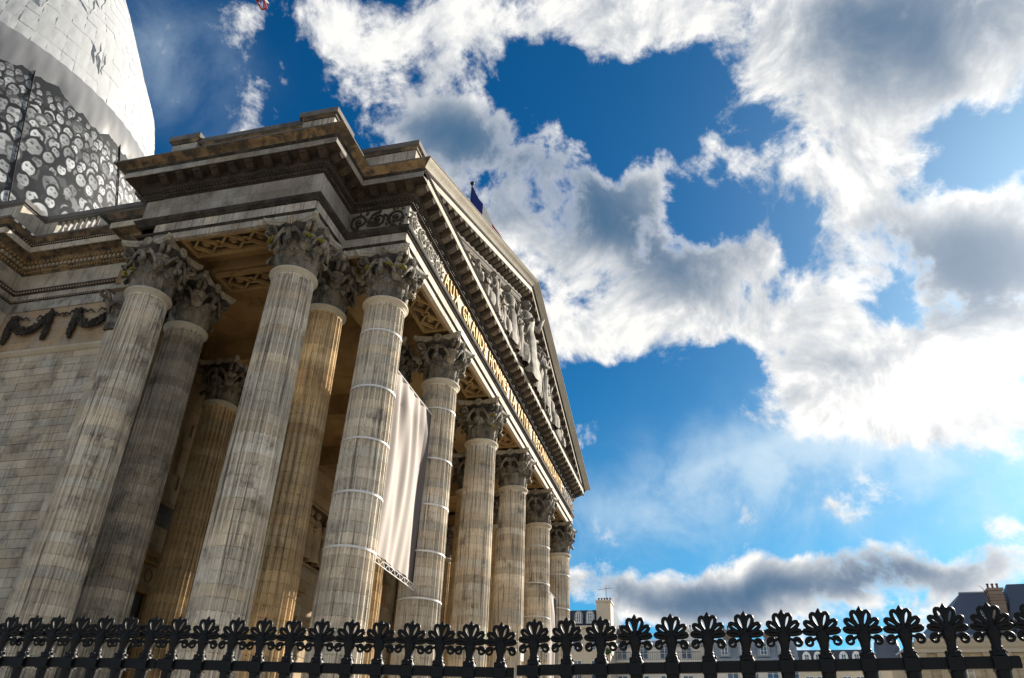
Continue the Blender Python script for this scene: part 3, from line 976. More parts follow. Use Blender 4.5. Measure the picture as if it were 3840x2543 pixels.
kx = (X1 - X0) / tot
cur = X0
for ch in TEXT:
    if ch == ' ':
        cur += SPACE * kx; continue
    obj('letter', glyph[ch], None, FRZ, (cur, -O_FR - .035, Z_CAP + .22), (R(90), 0, 0), (kx, .74, 1))
    cur += (adv[ch] + GAP) * kx

# --- cornice
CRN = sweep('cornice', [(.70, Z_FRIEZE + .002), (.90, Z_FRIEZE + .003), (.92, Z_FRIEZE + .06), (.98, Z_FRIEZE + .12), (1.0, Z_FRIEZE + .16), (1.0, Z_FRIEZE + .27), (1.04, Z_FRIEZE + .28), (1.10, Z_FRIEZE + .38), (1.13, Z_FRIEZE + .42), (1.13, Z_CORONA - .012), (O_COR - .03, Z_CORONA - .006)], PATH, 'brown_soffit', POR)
bead_row('egg_row', VIS, .97, Z_FRIEZE + .085, .13, .055, 'sooty_moulding', CRN, 'ball', 1.15)
bead_row('dentil_row', VIS, 1.0, Z_FRIEZE + .215, .15, .05, 'brown_soffit', CRN, 'box', .10)
bead_row('egg_row', VIS, 1.085, Z_FRIEZE + .345, .15, .055, 'sooty_moulding', CRN, 'ball', 1.1)
# corona stones
for i, (a, b, d, nr) in enumerate(seg_iter(PATH[0:7], O_COR)):
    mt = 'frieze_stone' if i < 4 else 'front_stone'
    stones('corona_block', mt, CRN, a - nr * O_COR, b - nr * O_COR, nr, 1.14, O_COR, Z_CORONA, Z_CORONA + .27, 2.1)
sweep('corona_moulding', [(1.2, Z_CORONA + .262), (O_COR + .015, Z_CORONA + .275), (O_COR + .03, Z_CORONA + .32), (O_COR + .07, Z_CORONA + .35), (O_COR + .08, Z_CORONA + .365), (1.0, Z_CORONA + .375)], PATH, 'sooty_moulding', CRN)
bead_row('egg_row', VIS, O_COR + .03, Z_CORONA + .315, .13, .035, 'sooty_moulding', CRN, 'ball', 1.1)
CYMA = [(O_COR + .07, Z_CORONA + .368), (O_COR + .10, Z_CORONA + .39), (O_COR + .14, Z_CORONA + .44), (O_COR + .25, Z_CORONA + .50), (O_COR + .35, Z_CORONA + .54), (O_COR + .385, Z_CORONA + .575)]
sweep('cymatium', CYMA, PATH, 'cyma_stone', CRN, True, SIDE)
sweep('cornice_fillet', [(O_TOP - .03, Z_CORONA + .574), (O_TOP, Z_CORONA + .576), (O_TOP, Z_TOP), (O_TOP - .10, Z_TOP + .025), (.3, Z_TOP + .14)], PATH, 'cap_stone', CRN, False, SIDE)
sweep('cymatium', CYMA, PATH, 'cyma_stone', CRN, True, FAR)
sweep('cornice_fillet', [(O_TOP - .03, Z_CORONA + .574), (O_TOP, Z_CORONA + .576), (O_TOP, Z_TOP), (O_TOP - .10, Z_TOP + .025), (.3, Z_TOP + .14)], PATH, 'cap_stone', CRN, False, FAR)

# --- modillions: one console, repeated
mo = MB()
mo.prism([(0, -.002), (.46, -.002), (.46, -.10), (.43, -.13), (.37, -.15), (.30, -.20), (.20, -.27), (.10, -.30), (0, -.30)], 1, -.16, .16)
mo.prism([(0, .0), (.49, .0), (.49, -.045), (0, -.045)], 1, -.185, .185)
mo.ball((.43, 0, -.14), .035, 6, 4, (1, 3.4, 1))
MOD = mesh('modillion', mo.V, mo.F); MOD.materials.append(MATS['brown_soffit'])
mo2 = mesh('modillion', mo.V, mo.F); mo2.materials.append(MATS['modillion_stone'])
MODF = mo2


def modillions(parent, path, step=.80):
    for a, b, d, nr in seg_iter(path, 1.135):
        L = (b - a).length
        if L < .9:
            continue
        n = max(1, round((L - .3) / step))
        for i in range(n + 1):
            p = a + d * (.15 + (L - .3) * i / n)
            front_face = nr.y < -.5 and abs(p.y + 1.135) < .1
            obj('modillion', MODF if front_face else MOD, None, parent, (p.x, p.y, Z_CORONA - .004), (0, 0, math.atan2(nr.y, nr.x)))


modillions(CRN, PATH[1:7])

# --- pediment
SLOPE = (31.59 - Z_TOP) / (XC + O_TOP)
PED = thing('pediment', 'triangular carved pediment with raking cornice above the gilt inscription', 'pediment', (0, 0, 0))


def rake(name, prof, m, parent, smooth=False):
    n = len(prof)
    V = []
    for i in range(3):
        for o, z in prof:
            if i == 0: V.append((-o, -o, z))
            elif i == 1: V.append((XC, -o, z + SLOPE * (XC + o)))
            else: V.append((2 * XC + o, -o, z))
    F = [(i * n + k, (i + 1) * n + k, (i + 1) * n + k + 1, i * n + k + 1) for i in range(2) for k in range(n - 1)]
    return obj(name, mesh(name, V, F, smooth), m, parent)


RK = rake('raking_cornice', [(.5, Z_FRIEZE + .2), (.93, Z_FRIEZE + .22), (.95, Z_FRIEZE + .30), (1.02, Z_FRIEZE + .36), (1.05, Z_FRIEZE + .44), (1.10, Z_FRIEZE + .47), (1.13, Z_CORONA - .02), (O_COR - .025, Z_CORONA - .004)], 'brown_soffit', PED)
rake('raking_corona', [(O_COR - .03, Z_CORONA), (O_COR, Z_CORONA + .004), (O_COR, Z_CORONA + .272), (1.2, Z_CORONA + .28)], 'front_stone', RK)
rake('raking_moulding', [(1.2, Z_CORONA + .27), (O_COR + .015, Z_CORONA + .275), (O_COR + .03, Z_CORONA + .32), (O_COR + .07, Z_CORONA + .35), (O_COR + .08, Z_CORONA + .366)], 'sooty_moulding', RK)
rake('raking_cymatium', CYMA, 'front_stone', RK, True)
rake('raking_fillet', [(O_TOP - .03, Z_CORONA + .574), (O_TOP, Z_CORONA + .576), (O_TOP, Z_TOP), (O_TOP - .1, Z_TOP + .03), (-2.5, Z_TOP + .05)], 'cap_stone', RK)
NR = 22
for s in (0, 1):
    for i in range(NR):
        q = (i + 1.6) / (NR + 1.2)
        x = -1.135 + (XC + 1.135) * q
        z = Z_CORONA - .004 + SLOPE * (x + 1.135 + .0)
        xx = x if s == 0 else 2 * XC - x
        o_ = obj('modillion', MODF, None, RK, (xx, -1.135, z + .18), (0, 0, -math.pi / 2))
        sh = Matrix.Identity(4)
        o_.rotation_euler = (0, 0, -math.pi / 2)
# bead courses on the rake
for oo, zz, stp, rr_ in ((.98, Z_FRIEZE + .30, .15, .06), (O_COR + .03, Z_CORONA + .315, .14, .035)):
    b = MB()
    n = int((XC + oo) / stp)
    for i in range(n):
        x = -oo + (XC + oo) * (i + .5) / n
        for xx in (x, 2 * XC - x):
            b.ball((xx, -oo, zz + SLOPE * (x + oo)), rr_, 6, 4, (1, 1, 1.1))
    b.make('egg_row', 'statue_stone' if oo < 1 else 'sooty_moulding', RK)['kind'] = 'stuff'
# tympanum stones
ty = MB()
ZB = Z_CORONA + .36
ty.add([(-.5, -.78, ZB - .1), (2 * XC + .5, -.78, ZB - .1), (XC, -.78, 31.0), (-.5, .2, ZB - .1), (2 * XC + .5, .2, ZB - .1), (XC, .2, 31.0)], [(0, 1, 2), (3, 5, 4), (0, 2, 5, 3), (1, 4, 5, 2)])
TYM = ty.make('tympanum', 'frieze_stone', PED)
# roof slopes behind the pediment
rf = MB()
rf.add([(-1.9, -1.9, Z_TOP - .02), (XC, -1.9, 31.50), (2 * XC + 1.9, -1.9, Z_TOP - .02), (-1.9, 14, Z_TOP - .02), (XC, 14, 31.50), (2 * XC + 1.9, 14, Z_TOP - .02)], [(0, 1, 4, 3), (1, 2, 5, 4), (3, 4, 5)])
rf.make('roof', 'zinc', PED)


def statue(seedv, h, lean=0.0, kind='stand'):
    """robed stone figure: draped body, shoulders, bent arms, head with hair. Local origin at the feet, facing -y"""
    rr = random.Random(seedv)
    b = MB()
    n = 20; ks = rr.choice((5, 6, 7)); ph = rr.uniform(0, 6.28)
    if kind == 'stand':
        prof = [(0, .17, .14), (.06, .18, .15), (.2, .155, .13), (.35, .145, .125), (.5, .15, .13), (.60, .125, .105), (.68, .14, .11), (.76, .165, .11), (.81, .15, .09), (.835, .07, .065), (.86, .05, .05)]
    else:
        prof = [(0, .24, .22), (.08, .26, .24), (.22, .25, .24), (.34, .22, .22), (.42, .17, .15), (.55, .16, .12), (.66, .19, .12), (.74, .17, .10), (.78, .08, .07), (.82, .055, .055)]
    V = []
    for z, rx, ry in prof:
        amp = .13 * max(0, 1 - z / .75)
        for k in range(n):
            a = 2 * math.pi * k / n
            f = 1 + amp * math.sin(ks * a + ph + z * 3.0) + .04 * math.sin(11 * a + ph * 2)
            V.append((h * (rx * f * math.cos(a) + lean * z + .015 * math.sin(z * 9 + ph)), h * ry * f * math.sin(a), h * z))
    F = [(i * n + k, i * n + (k + 1) % n, (i + 1) * n + (k + 1) % n, (i + 1) * n + k) for i in range(len(prof) - 1) for k in range(n)]
    b.add(V, F)
    zt = prof[-1][0]
    hx = lean * (zt + .07)
    hd = (h * hx, -.02 * h, h * (zt + .065))
    b.ball(hd, h * .068, 12, 9, (.82, .95, 1.12))
    b.ball((hd[0], hd[1] + .02 * h, hd[2] + .018 * h), h * .072, 10, 7, (.92, .92, .95))
    b.ball((hd[0], hd[1] - .066 * h, hd[2] - .005 * h), h * .014, 6, 4, (.8, 1, 1.6))
    zs = prof[-4][0]
    for s in (-1, 1):
        sh = (h * (s * .15 + lean * zs), 0, h * (zs + .01))
        up_ = rr.random()
        if up_ < .3:
            el = (sh[0] + s * h * .13, -h * .06, sh[2] - h * .02); ha = (el[0] + s * h * .02, -h * .10, el[2] + h * .15)
        elif up_ < .7:
            el = (sh[0] + s * h * .06, -h * .02, sh[2] - h * .17); ha = (el[0] - s * h * .10, -h * .15, el[2] + h * .05)
        else:
            el = (sh[0] + s * h * .05, -h * .03, sh[2] - h * .18); ha = (el[0] + s * h * .05, -h * .12, el[2] - h * .12)
        b.tube([sh, el, ha], [h * .048, h * .038, h * .026], 8)
        b.ball(ha, h * .03, 6, 5)
    # falling cloak fold
    s = rr.choice((-1, 1))
    b.tube([(h * (s * .12 + lean * .75), h * .04, h * .76), (h * (s * .19 + lean * .5), h * .03, h * .5), (h * (s * .20 + lean * .2), 0, h * .2), (h * s * .18, 0, .02)], [h * .03, h * .05, h * .06, h * .07], 7, (1, .7))
    return b


rs = random.Random(21)
fig = [(4.2, .9, 'sit'), (5.3, 1.2, 'sit'), (6.4, 1.45, 'sit'), (7.4, 1.9, 'stand'), (8.3, 2.1, 'sit'), (9.3, 2.6, 'stand'), (10.2, 2.9, 'stand'), (11.3, 2.6, 'sit'), (12.1, 3.7, 'stand'), (13.3, 4.0, 'stand'), (14.5, 3.5, 'sit'), (16.2, 5.2, 'stand'), (17.8, 3.7, 'sit'), (19.0, 4.1, 'stand'), (20.0, 3.9, 'stand'), (21.2, 3.0, 'sit'), (22.0, 3.3, 'stand'), (23.0, 2.5, 'sit'), (24.0, 2.5, 'stand'), (25.0, 2.0, 'sit'), (26.1, 1.7, 'sit'), (27.3, 1.3, 'sit'), (28.6, .9, 'sit')]
fig += [(x + .5, h * .82, 'stand') for x, h, kd in fig[3:-3]] + [(x - .35, h * .55, 'sit') for x, h, kd in fig[5:-5]]
for i, (x, h, kd) in enumerate(fig):
    statue(100 + i, h, rs.uniform(-.10, .10), kd).make('relief_figure', 'relief_stone', TYM, True, loc=(x, -1.10 - .16 * (i % 3), ZB + .03), rot=(0, 0, rs.uniform(-.5, .5)))

# --- attic blocks above the cornice
ATT = thing('attic_parapet', 'grey stone parapet with end blocks above the dark side cornice', 'parapet', (0, 0, 0))


def attic(parent, x0, x1, y0, y1, z0, z1, cap_o=.16, m='fascia_stone'):
    zc = z1 - .42
    h2 = (z0 + zc) / 2
    L = y1 - y0
    for (a, b) in ((z0, h2), (h2 + .006, zc)):
        n = max(1, round(L / 1.3))
        for i in range(n):
            cblock('parapet_block', m, parent, x0, x1, y0 + L * i / n + .003, y0 + L * (i + 1) / n - .003, a, b, .01)
    p = [(x0, y1), (x0, y0), (x1, y0), (x1, y1), (x0, y1)]
    q = [(x0, y1), (x0, y0), (x1, y0), (x1, y1)]
    sweep('parapet_moulding', [(-.05, zc + .002), (.05, zc + .004), (.07, zc + .08), (.13, zc + .14)], q, 'cyma_stone', parent)
    c = MB().cbox(x0 - cap_o, x1 + cap_o, y0 - cap_o, y1 + cap_o, zc + .14, z1, .02)
    c.make('parapet_cap', 'cap_stone', parent)


ZA = Z_TOP + .06
attic(ATT, -WA - .72, -WA + .6, WB - .72, WB + .75, ZA, 27.05)          # corner block
attic(ATT, -WA - .72, -WA + .6, WB + WC - .5, WB + WC + .72, ZA, 27.05)          # end block by the dome
attic(ATT, -WA - .52, -WA + .4, WB + .92, WB + WC - .67, ZA, 26.86)      # lower run between
AT2 = thing('attic_block', 'pale stone block behind the pediment corner', 'parapet', (0, 0, 0))
attic(AT2, -.72, 1.6, -.72, WB + 1.5, ZA, 27.05)

# --- ceiling and coffered soffits
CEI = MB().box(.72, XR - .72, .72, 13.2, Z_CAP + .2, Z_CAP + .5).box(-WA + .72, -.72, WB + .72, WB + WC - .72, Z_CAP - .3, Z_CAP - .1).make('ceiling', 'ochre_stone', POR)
for k in range(1, 5):
    MB().box(k * BAY - .62, k * BAY + .62, WB + .63, 12.8, Z_ARCH + .02, Z_CAP + .19).make('cross_beam', 'ochre_stone', CEI)
    MB().box(k * BAY - .62, k * BAY + .62, .75, WB - .63, Z_ARCH + .02, Z_CAP + .19).make('cross_beam', 'ochre_stone', CEI)
MB().box(.75, XR - .75, WB - .62, WB + .62, Z_ARCH + .02, Z_CAP + .19).make('cross_beam', 'ochre_stone', CEI)


def coffers(x0, x1, y0, y1, z, parent, along):
    """architrave underside: raised ribs forming lozenges and rings round carved roses"""
    L = (x1 - x0) if along == 'x' else (y1 - y0)
    W_ = (y1 - y0) if along == 'x' else (x1 - x0)
    def P(s, t, zz):
        return (x0 + s, (y0 + y1) / 2 + t, zz) if along == 'x' else ((x0 + x1) / 2 + t, y0 + s, zz)
    def bx(b, s0, s1, t0, t1, za, zb):
        p, q = P(s0, t0, za), P(s1, t1, zb)
        b.box(min(p[0], q[0]), max(p[0], q[0]), min(p[1], q[1]), max(p[1], q[1]), za, zb)
    b = MB()
    h = W_ / 2
    bx(b, 0, L, -h, -h + .15, z, z + .20); bx(b, 0, L, h - .15, h, z, z + .20)
    bx(b, 0, .13, -h + .15, h - .15, z, z + .2); bx(b, L - .13, L, -h + .15, h - .15, z, z + .2)
    n = max(1, round((L - .26) / (W_ * .95)))
    st_ = (L - .26) / n
    hi = h - .15
    for i in range(n):
        c = .13 + st_ * (i + .5)
        for sx in (-1, 1):
            for sy in (-1, 1):
                b.bar(P(c + sx * st_ * .42, 0, z + .09), P(c, sy * hi, z + .09), .085, .16)
        if i < n - 1:
            cc = .13 + st_ * (i + 1)
            b.tube([P(cc + .17 * math.cos(q * math.pi / 6), .17 * math.sin(q * math.pi / 6), z + .08) for q in range(12)], .045, 5, closed=True)
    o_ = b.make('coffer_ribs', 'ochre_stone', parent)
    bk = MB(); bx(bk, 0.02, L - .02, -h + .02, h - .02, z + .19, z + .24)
    bk.make('coffer_back', 'recess_shade_stone', parent)
    for i in range(n):
        c = .13 + st_ * (i + .5)
        obj('rosette', ROSE_S, None, parent, P(c, 0, z + .20), (0, R(90), 0), (1, .9, .9))
        if i < n - 1:
            obj('rosette', ROSE_S, None, parent, P(.13 + st_ * (i + 1), 0, z + .20), (0, R(90), 0), (.6, .55, .55))


SOF = MB().box(-.3, -.2, 5, 5.1, Z_ARCH + .5, Z_ARCH + .6).make('soffit', 'ochre_stone', POR)
coffers(-WA - .60, -WA + .62, WB + 1.2, WB + WC - 1.2, Z_ARCH + .03, SOF, 'y')
coffers(-.62, .62, WB + 1.2, WB + WC - 1.2, Z_ARCH + .03, SOF, 'y')
for k in range(5):
    coffers(k * BAY + 1.2, (k + 1) * BAY - 1.2, -.60, .62, Z_ARCH + .03, SOF, 'x')

# ================================================================== church body: north wall beside the portico
BOD = thing('church_wall', 'pale ashlar side wall with dark carved garlands and dentil cornice', 'church', (0, 0, 0))
Y_RET, X_PROJ, Y_P2, X_P2 = 19.2, -1.55, 12.4, -.73
core = MB().box(.06, 30, 13.42, 40, 0, Z_TOP + .3).box(.06, 1.0, Y_P2 - .1, 13.41, 0, Z_TOP + .28).box(XR - 1.0, XR + 12, 12.3, 40, 0, Z_TOP + .26).box(X_PROJ + .02, .2, Y_RET + .02, 45, 0, Z_TOP).box(X_P2 + .04, .2, 10.3, Y_P2 - .04, 0, Z_TOP - .01)
CORE = core.make('wall_core', 'wall_stone', BOD)
rw = random.Random(77)
ch_ = .365
z = 4.45
row = 0
while z < 18.5:
    y = 10.2 - rw.uniform(0, .8)
    while y < Y_RET - .05:
        L = rw.choice((1.1, 1.5, 1.9, 2.4))
        y1 = min(y + L, Y_RET - .01)
        if Y_RET - y1 < .4: y1 = Y_RET - .01
        if y1 > Y_P2 and y1 - y > .1:
            y0 = max(y, Y_P2 - .05)
            if y1 - y0 > .08:
                cblock('ashlar_block', 'wall_stone', CORE, -.0 + rw.uniform(-.006, .006), .10, y0 + .006, y1 - .006, z + .006, z + ch_ - .006, .009)
        y = y1
    z += ch_; row += 1
# plain field behind the garlands
z = 18.98
while z < 21.0:
    y = Y_P2 - .05
    while y < Y_RET - .05:
        y1 = min(y + rw.choice((1.2, 1.7, 2.2)), Y_RET - .01)
        cblock('ashlar_block', 'wall_brown', CORE, .0 + rw.uniform(-.004, .004), .10, y + .002, y1 - .002, z + .002, z + .425, .004)
        y = y1
    z += .43
# pier next to the portico and projecting wing, coursed
for (x0, x1, y0, y1) in ((X_P2, X_P2 + .12, 10.3, Y_P2),):
    z = 4.45
    while z < 18.9:
        cblock('ashlar_block', 'wall_stone', CORE, x0, x1, y0, y1, z + .003, z + ch_ * 2 - .003, .006)
        z += ch_ * 2
z = 4.45
while z < 21.1:
    cblock('ashlar_block', 'wall_stone', CORE, X_PROJ + .02, -.01, Y_RET - .02, Y_RET + .12, z + .003, z + ch_ * 2 - .003, .006)
    z += ch_ * 2
BP = [(X_PROJ, 30), (X_PROJ, Y_RET), (0, Y_RET), (0, Y_P2), (X_P2, Y_P2), (X_P2, 9.3)]
sweep('string_course', [(-.02, 18.62), (.05, 18.64), (.06, 18.70), (.13, 18.76), (.15, 18.84), (.14, 18.90), (.04, 18.94), (-.02, 18.97)], BP[:4], 'ring_stone', BOD, True)
ENT = sweep('body_entablature', [(-.05, 21.10), (.05, 21.12), (.05, 21.62), (.03, 21.63)], BP, 'fascia_stone', BOD)
sweep('bead_moulding', [(.03, 21.62), (.08, 21.63), (.10, 21.68), (.12, 21.74), (.10, 21.75)], BP, 'sooty_moulding', ENT)
sweep('upper_fascia', [(.05, 21.74), (.10, 21.75), (.10, 22.02), (.05, 22.03)], BP, 'fascia_stone', ENT)
sweep('architrave_crown', [(.08, 22.02), (.13, 22.03), (.14, 22.10), (.20, 22.16), (.22, 22.25), (.05, 22.27)], BP, 'sooty_moulding', ENT)
sweep('body_frieze', [(.02, 22.26), (.07, 22.262), (.07, 23.20), (.05, 23.21)], BP, 'wall_stone', ENT)
sweep('bed_moulding', [(.05, 23.20), (.12, 23.21), (.16, 23.30), (.22, 23.36), (.26, 23.40), (.26, 23.58), (.30, 23.60), (.38, 23.70), (.42, 23.78), (.42, 23.86), (.88, 23.92)], BP, 'cyma_stone', ENT)
BV = BP[1:5]
bead_row('egg_row', [(X_PROJ, 24)] + BV, .21, 23.30, .16, .06, 'ochre_stone', ENT, 'ball', 1.2)
bead_row('dentil_row', [(X_PROJ, 24)] + BV, .26, 23.49, .22, .10, 'wall_brown', ENT, 'box', .15)
bead_row('egg_row', [(X_PROJ, 24)] + BV, .36, 23.70, .22, .085, 'ochre_stone', ENT, 'ball', 1.1)
for tb, zb_, oo, st_, rr_ in (('leaf_row', 22.13, .18, .15, .05), ('bead_row', 21.69, .11, .12, .035)):
    bead_row(tb, BP[1:5], oo, zb_, st_, rr_, 'wall_brown', ENT)
sweep('corona', [(.86, 23.915), (.90, 23.92), (.90, 24.22), (.5, 24.23)], BP, 'wall_stone', ENT)
sweep('corona_moulding', [(.88, 24.22), (.93, 24.23), (.96, 24.30), (.98, 24.33)], BP, 'sooty_moulding', ENT)
bead_row('bead_row', BP[1:5], .95, 24.275, .12, .035, 'wall_brown', ENT)
sweep('cymatium', [(.97, 24.33), (1.0, 24.36), (1.03, 24.44), (1.08, 24.52), (1.12, 24.58)], BP, 'cyma_stone', ENT, True)
sweep('cornice_fillet', [(1.10, 24.58), (1.14, 24.585), (1.14, 24.69), (.9, 24.73), (-.5, 24.74)], BP, 'cap_stone', ENT)

# pilaster capital half hidden behind the outer column
PC = MB()
PC.cbox(X_P2 - .10, .0, Y_P2 - 1.6, Y_P2 + .10, 18.95, 20.9, .02)
PCO = PC.make('pilaster_capital', 'carved_stone', BOD)
for k in range(4):
    zz, tt = ((0, .25), (0, .85), (0, 1.4), (0, 1.9))[k]
    lf = obj('acanthus_leaf', LEAF_LOW[k % 2] if k % 2 else LEAF_UP[0], None, PCO, (X_P2 + .66, Y_P2 + .1 - .30 - .42 * k, 18.95), (0, 0, R(180)))
lf = obj('acanthus_leaf', LEAF_UP[1], None, PCO, (-.45, Y_P2 - .66, 18.95), (0, 0, R(90)))
obj('volute', VOL_BIG, None, PCO, (X_P2 + .45, Y_P2 - .5, 18.95), (0, 0, R(135)))
MB().cbox(X_P2 - .36, .05, Y_P2 - 1.9, Y_P2 + .36, 20.88, 21.09, .03).make('abacus', 'abacus_stone', PCO)


# garlands
def garland(pts, rad, seedv, name='garland', parent=BOD):
    rr = random.Random(seedv)
    b = MB()
    P = [Vector(p) for p in pts]
    tot_ = sum((P[i + 1] - P[i]).length for i in range(len(P) - 1))
    n = int(tot_ / .05)
    for k in range(n):
        d = tot_ * k / n; i = 0
        while i < len(P) - 2 and d > (P[i + 1] - P[i]).length:
            d -= (P[i + 1] - P[i]).length; i += 1
        c = P[i].lerp(P[i + 1], min(1, d / (P[i + 1] - P[i]).length))
        q = k / n
        rd = rad(q)
        for j in range(6):
            an = rr.uniform(0, 6.28); off = rd * rr.uniform(.4, .95)
            p = c + Vector((-abs(math.cos(an)) * off * .7, math.sin(an) * off, math.cos(an) * off * .8))
            b.ball(tuple(p), rr.uniform(.045, .085), 5, 4, (1, rr.uniform(.7, 1.3), rr.uniform(.7, 1.3)))
    return b.make(name, 'garland_stone', parent, True)


XG = -.10
def swag(y0, y1, zt, zl, seedv):
    pts = [(XG, y0 + (y1 - y0) * k / 16, zt - (zt - zl) * (1 - (2 * k / 16 - 1) ** 2) + .0) for k in range(17)]
    garland(pts, lambda q: .10 + .14 * math.sin(math.pi * q), seedv)
def drop(y, zt, zb_, seedv):
    garland([(XG, y, zt), (XG, y - .02, zb_)], lambda q: .07 + .13 * math.sin(math.pi * min(1, q * 1.05)) * (.4 + .6 * q), seedv)
def ribbon(y, zc_, s, seedv):
    b = MB()
    b.tube([(XG + .02, y + s * .05, zc_), (XG - .06, y + s * .2, zc_ + .10), (XG, y + s * .36, zc_ - .02), (XG - .05, y + s * .55, zc_ + .05), (XG + .03, y + s * .75, zc_ - .12)], [.05, .06, .055, .05, .02], 6, (.5, 1))
    b.ball((XG - .05, y, zc_ + .1), .13, 7, 5, (.7, 1, 1))
    b.make('ribbon', 'garland_stone', BOD, True)


swag(18.5, 16.45, 20.72, 19.85, 1); swag(14.85, 13.1, 20.52, 19.82, 2)
for i, (y, a_, b2) in enumerate(((18.55, 20.75, 19.35), (16.4, 20.85, 19.35), (14.98, 20.65, 19.3), (12.98, 20.6, 19.32))):
    drop(y, a_, b2, 10 + i)
for y, s in ((18.3, -1), (16.45, 1), (16.3, -1), (15.05, 1), (14.8, -1), (13.15, 1)):
    ribbon(y, 20.62, s, 3)

# balustrade on the wall
BAL = thing('roof_balustrade', 'stone balustrade with sunlit balusters above the side wall below the dome', 'balustrade', (0, 0, 0))
XB = -.38
sweep('plinth', [(-.28, 24.72), (.22, 24.73), (.22, 24.98), (.12, 25.02), (-.28, 25.03)], [(X_PROJ + XB + .15, 30), (X_PROJ + XB + .15, Y_RET - .45), (XB, Y_RET - .45), (XB, Y_P2 + .3), (X_P2 + XB, Y_P2 + .3), (X_P2 + XB, 10.8)], 'fascia_stone', BAL)
sweep('hand_rail', [(-.20, 26.02), (.16, 26.03), (.18, 26.10), (.24, 26.14), (.24, 26.38), (.16, 26.42), (-.20, 26.43), (-.20, 26.02)], [(X_PROJ + XB + .15, 30), (X_PROJ + XB + .15, Y_RET - .45), (XB, Y_RET - .45), (XB, Y_P2 + .3), (X_P2 + XB, Y_P2 + .3), (X_P2 + XB, 10.8)], 'cap_stone', BAL)
bl = MB().lathe([(.10, 25.02), (.10, 25.08), (.06, 25.12), (.115, 25.30), (.12, 25.42), (.075, 25.62), (.05, 25.76), (.09, 25.82), (.06, 25.86), (.10, 25.92), (.10, 26.03)], 12)
BLM = mesh('baluster', bl.V, bl.F, True); BLM.materials.append(MATS['statue_stone'])
for k in range(7):
    obj('baluster', BLM, None, BAL, (XB, 15.55 + .34 * k, 0))
cblock('pedestal', 'fascia_stone', BAL, XB - .16, XB + .2, Y_P2 + .35, 15.3, 25.03, 26.03, .015)
cblock('pedestal', 'fascia_stone', BAL, XB - .14, XB + .2, 17.85, Y_RET - .42, 25.03, 26.03, .015)
cblock('pedestal', 'fascia_stone', BAL, X_PROJ + XB, XB + .1, Y_RET - .58, Y_RET - .1, 25.03, 26.03, .015)
cblock('pedestal', 'fascia_stone', BAL, X_PROJ + XB, X_PROJ + XB + .4, Y_RET - .1, 29, 25.03, 26.028, .015)

# ================================================================== inner (east) wall of the portico
YI = 13.2
INW = thing('inner_wall', 'shaded ochre wall inside the portico with doors and carved panels', 'church', (0, 0, 0))
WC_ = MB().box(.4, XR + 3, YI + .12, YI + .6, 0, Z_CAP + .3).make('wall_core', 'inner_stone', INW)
ri = random.Random(9)
DOORS = [(5.0, 7.3, 10.3), (XC - 3.0, XC + 3.0, 12.2), (25.6, 27.9, 10.3)]
PAN = [(4.9, 6.4, 15.3, 18.4), (9.6, 12.4, 13.2, 18.4), (18.9, 22.4, 15.1, 19.0), (23.0, 24.4, 13.3, 18.2), (31.2, 34.0, 15.1, 18.3)]
z = 3.0
while z < Z_CAP:
    x = .4
    while x < XR + 2.8:
        x1 = x + ri.choice((1.3, 1.7, 2.1))
        hole = any(a < x1 and x < b and z < t for a, b, t in DOORS) or any(a < x1 and x < b and z + .7 > c and z < d for a, b, c, d in PAN)
        if not hole:
            cblock('ashlar_block', 'inner_stone', WC_, x + .006, x1 - .006, YI, YI + .14, z + .006, z + .69, .012)
        x = x1
    z += .70
for a, b, t in DOORS:
    D_ = MB().box(a + .35, b - .35, YI + .02, YI + .10, 1.5, t - .35).make('door', 'door_wood', INW)
    for s0, s1 in ((a, a + .35), (b - .35, b)):
        cblock('door_jamb', 'ochre_stone', D_, s0, s1, YI - .16, YI + .13, 1.5, t - .35, .02)
    cblock('door_lintel', 'ochre_stone', D_, a, b, YI - .18, YI + .13, t - .347, t, .02)
    cblock('door_frieze', 'inner_stone', D_, a - .1, b + .1, YI - .10, YI + .13, t + .004, t + .9, .02)
    for k in range(int((b - a) / .7)):
        xx = a + .35 + k * .7
        MB().tube([(xx + .24 * math.cos(q * math.pi / 8), YI - .12, t + .45 + .28 * math.sin(q * math.pi / 8)) for q in range(16)], .045, 5, closed=True).make('wreath', 'ochre_stone', D_, True)
    hd = MB().cbox(a - .35, b + .75, YI - .45, YI + .13, t + 1.15, t + 1.42, .03).cbox(a - .25, b + .6, YI - .30, YI + .13, t + .92, t + 1.147, .02)
    hd.make('door_hood', 'ochre_stone', D_)
    nb = int((b - a + .8) / .16)
    bb_ = MB()
    for k in range(nb):
        bb_.box(a - .2 + k * .16, a - .12 + k * .16, YI - .38, YI - .29, t + 1.0, t + 1.145)
    bb_.make('dentil_row', 'ochre_stone', D_)['kind'] = 'stuff'
for i, (a, b, c, d) in enumerate(PAN):
    P_ = MB().box(a + .12, b - .12, YI + .05, YI + .11, c + .12, d - .12).make('wall_panel', 'recess_shade_stone' if i else 'dark_void', INW)
    for x0, x1, z0, z1 in ((a, a + .14, c, d), (b - .14, b, c, d), (a + .143, b - .143, c, c + .14), (a + .143, b - .143, d - .14, d)):
        cblock('panel_frame', 'inner_stone', P_, x0, x1, YI - .05, YI + .13, z0, z1, .015)
    if i:
        n = max(1, int((b - a) / 1.1))
        for k in range(n):
            statue(200 + i * 7 + k, (d - c) * .82, .05 * (-1) ** k, 'stand').make('relief_figure', 'inner_stone', P_, True, loc=(a + (b - a) * (k + .5) / n, YI - .15, c + .16))
cblock('wall_plate', 'cap_stone', INW, 6.35, 7.35, YI - .05, YI + .05, 13.0, 14.0, .02)

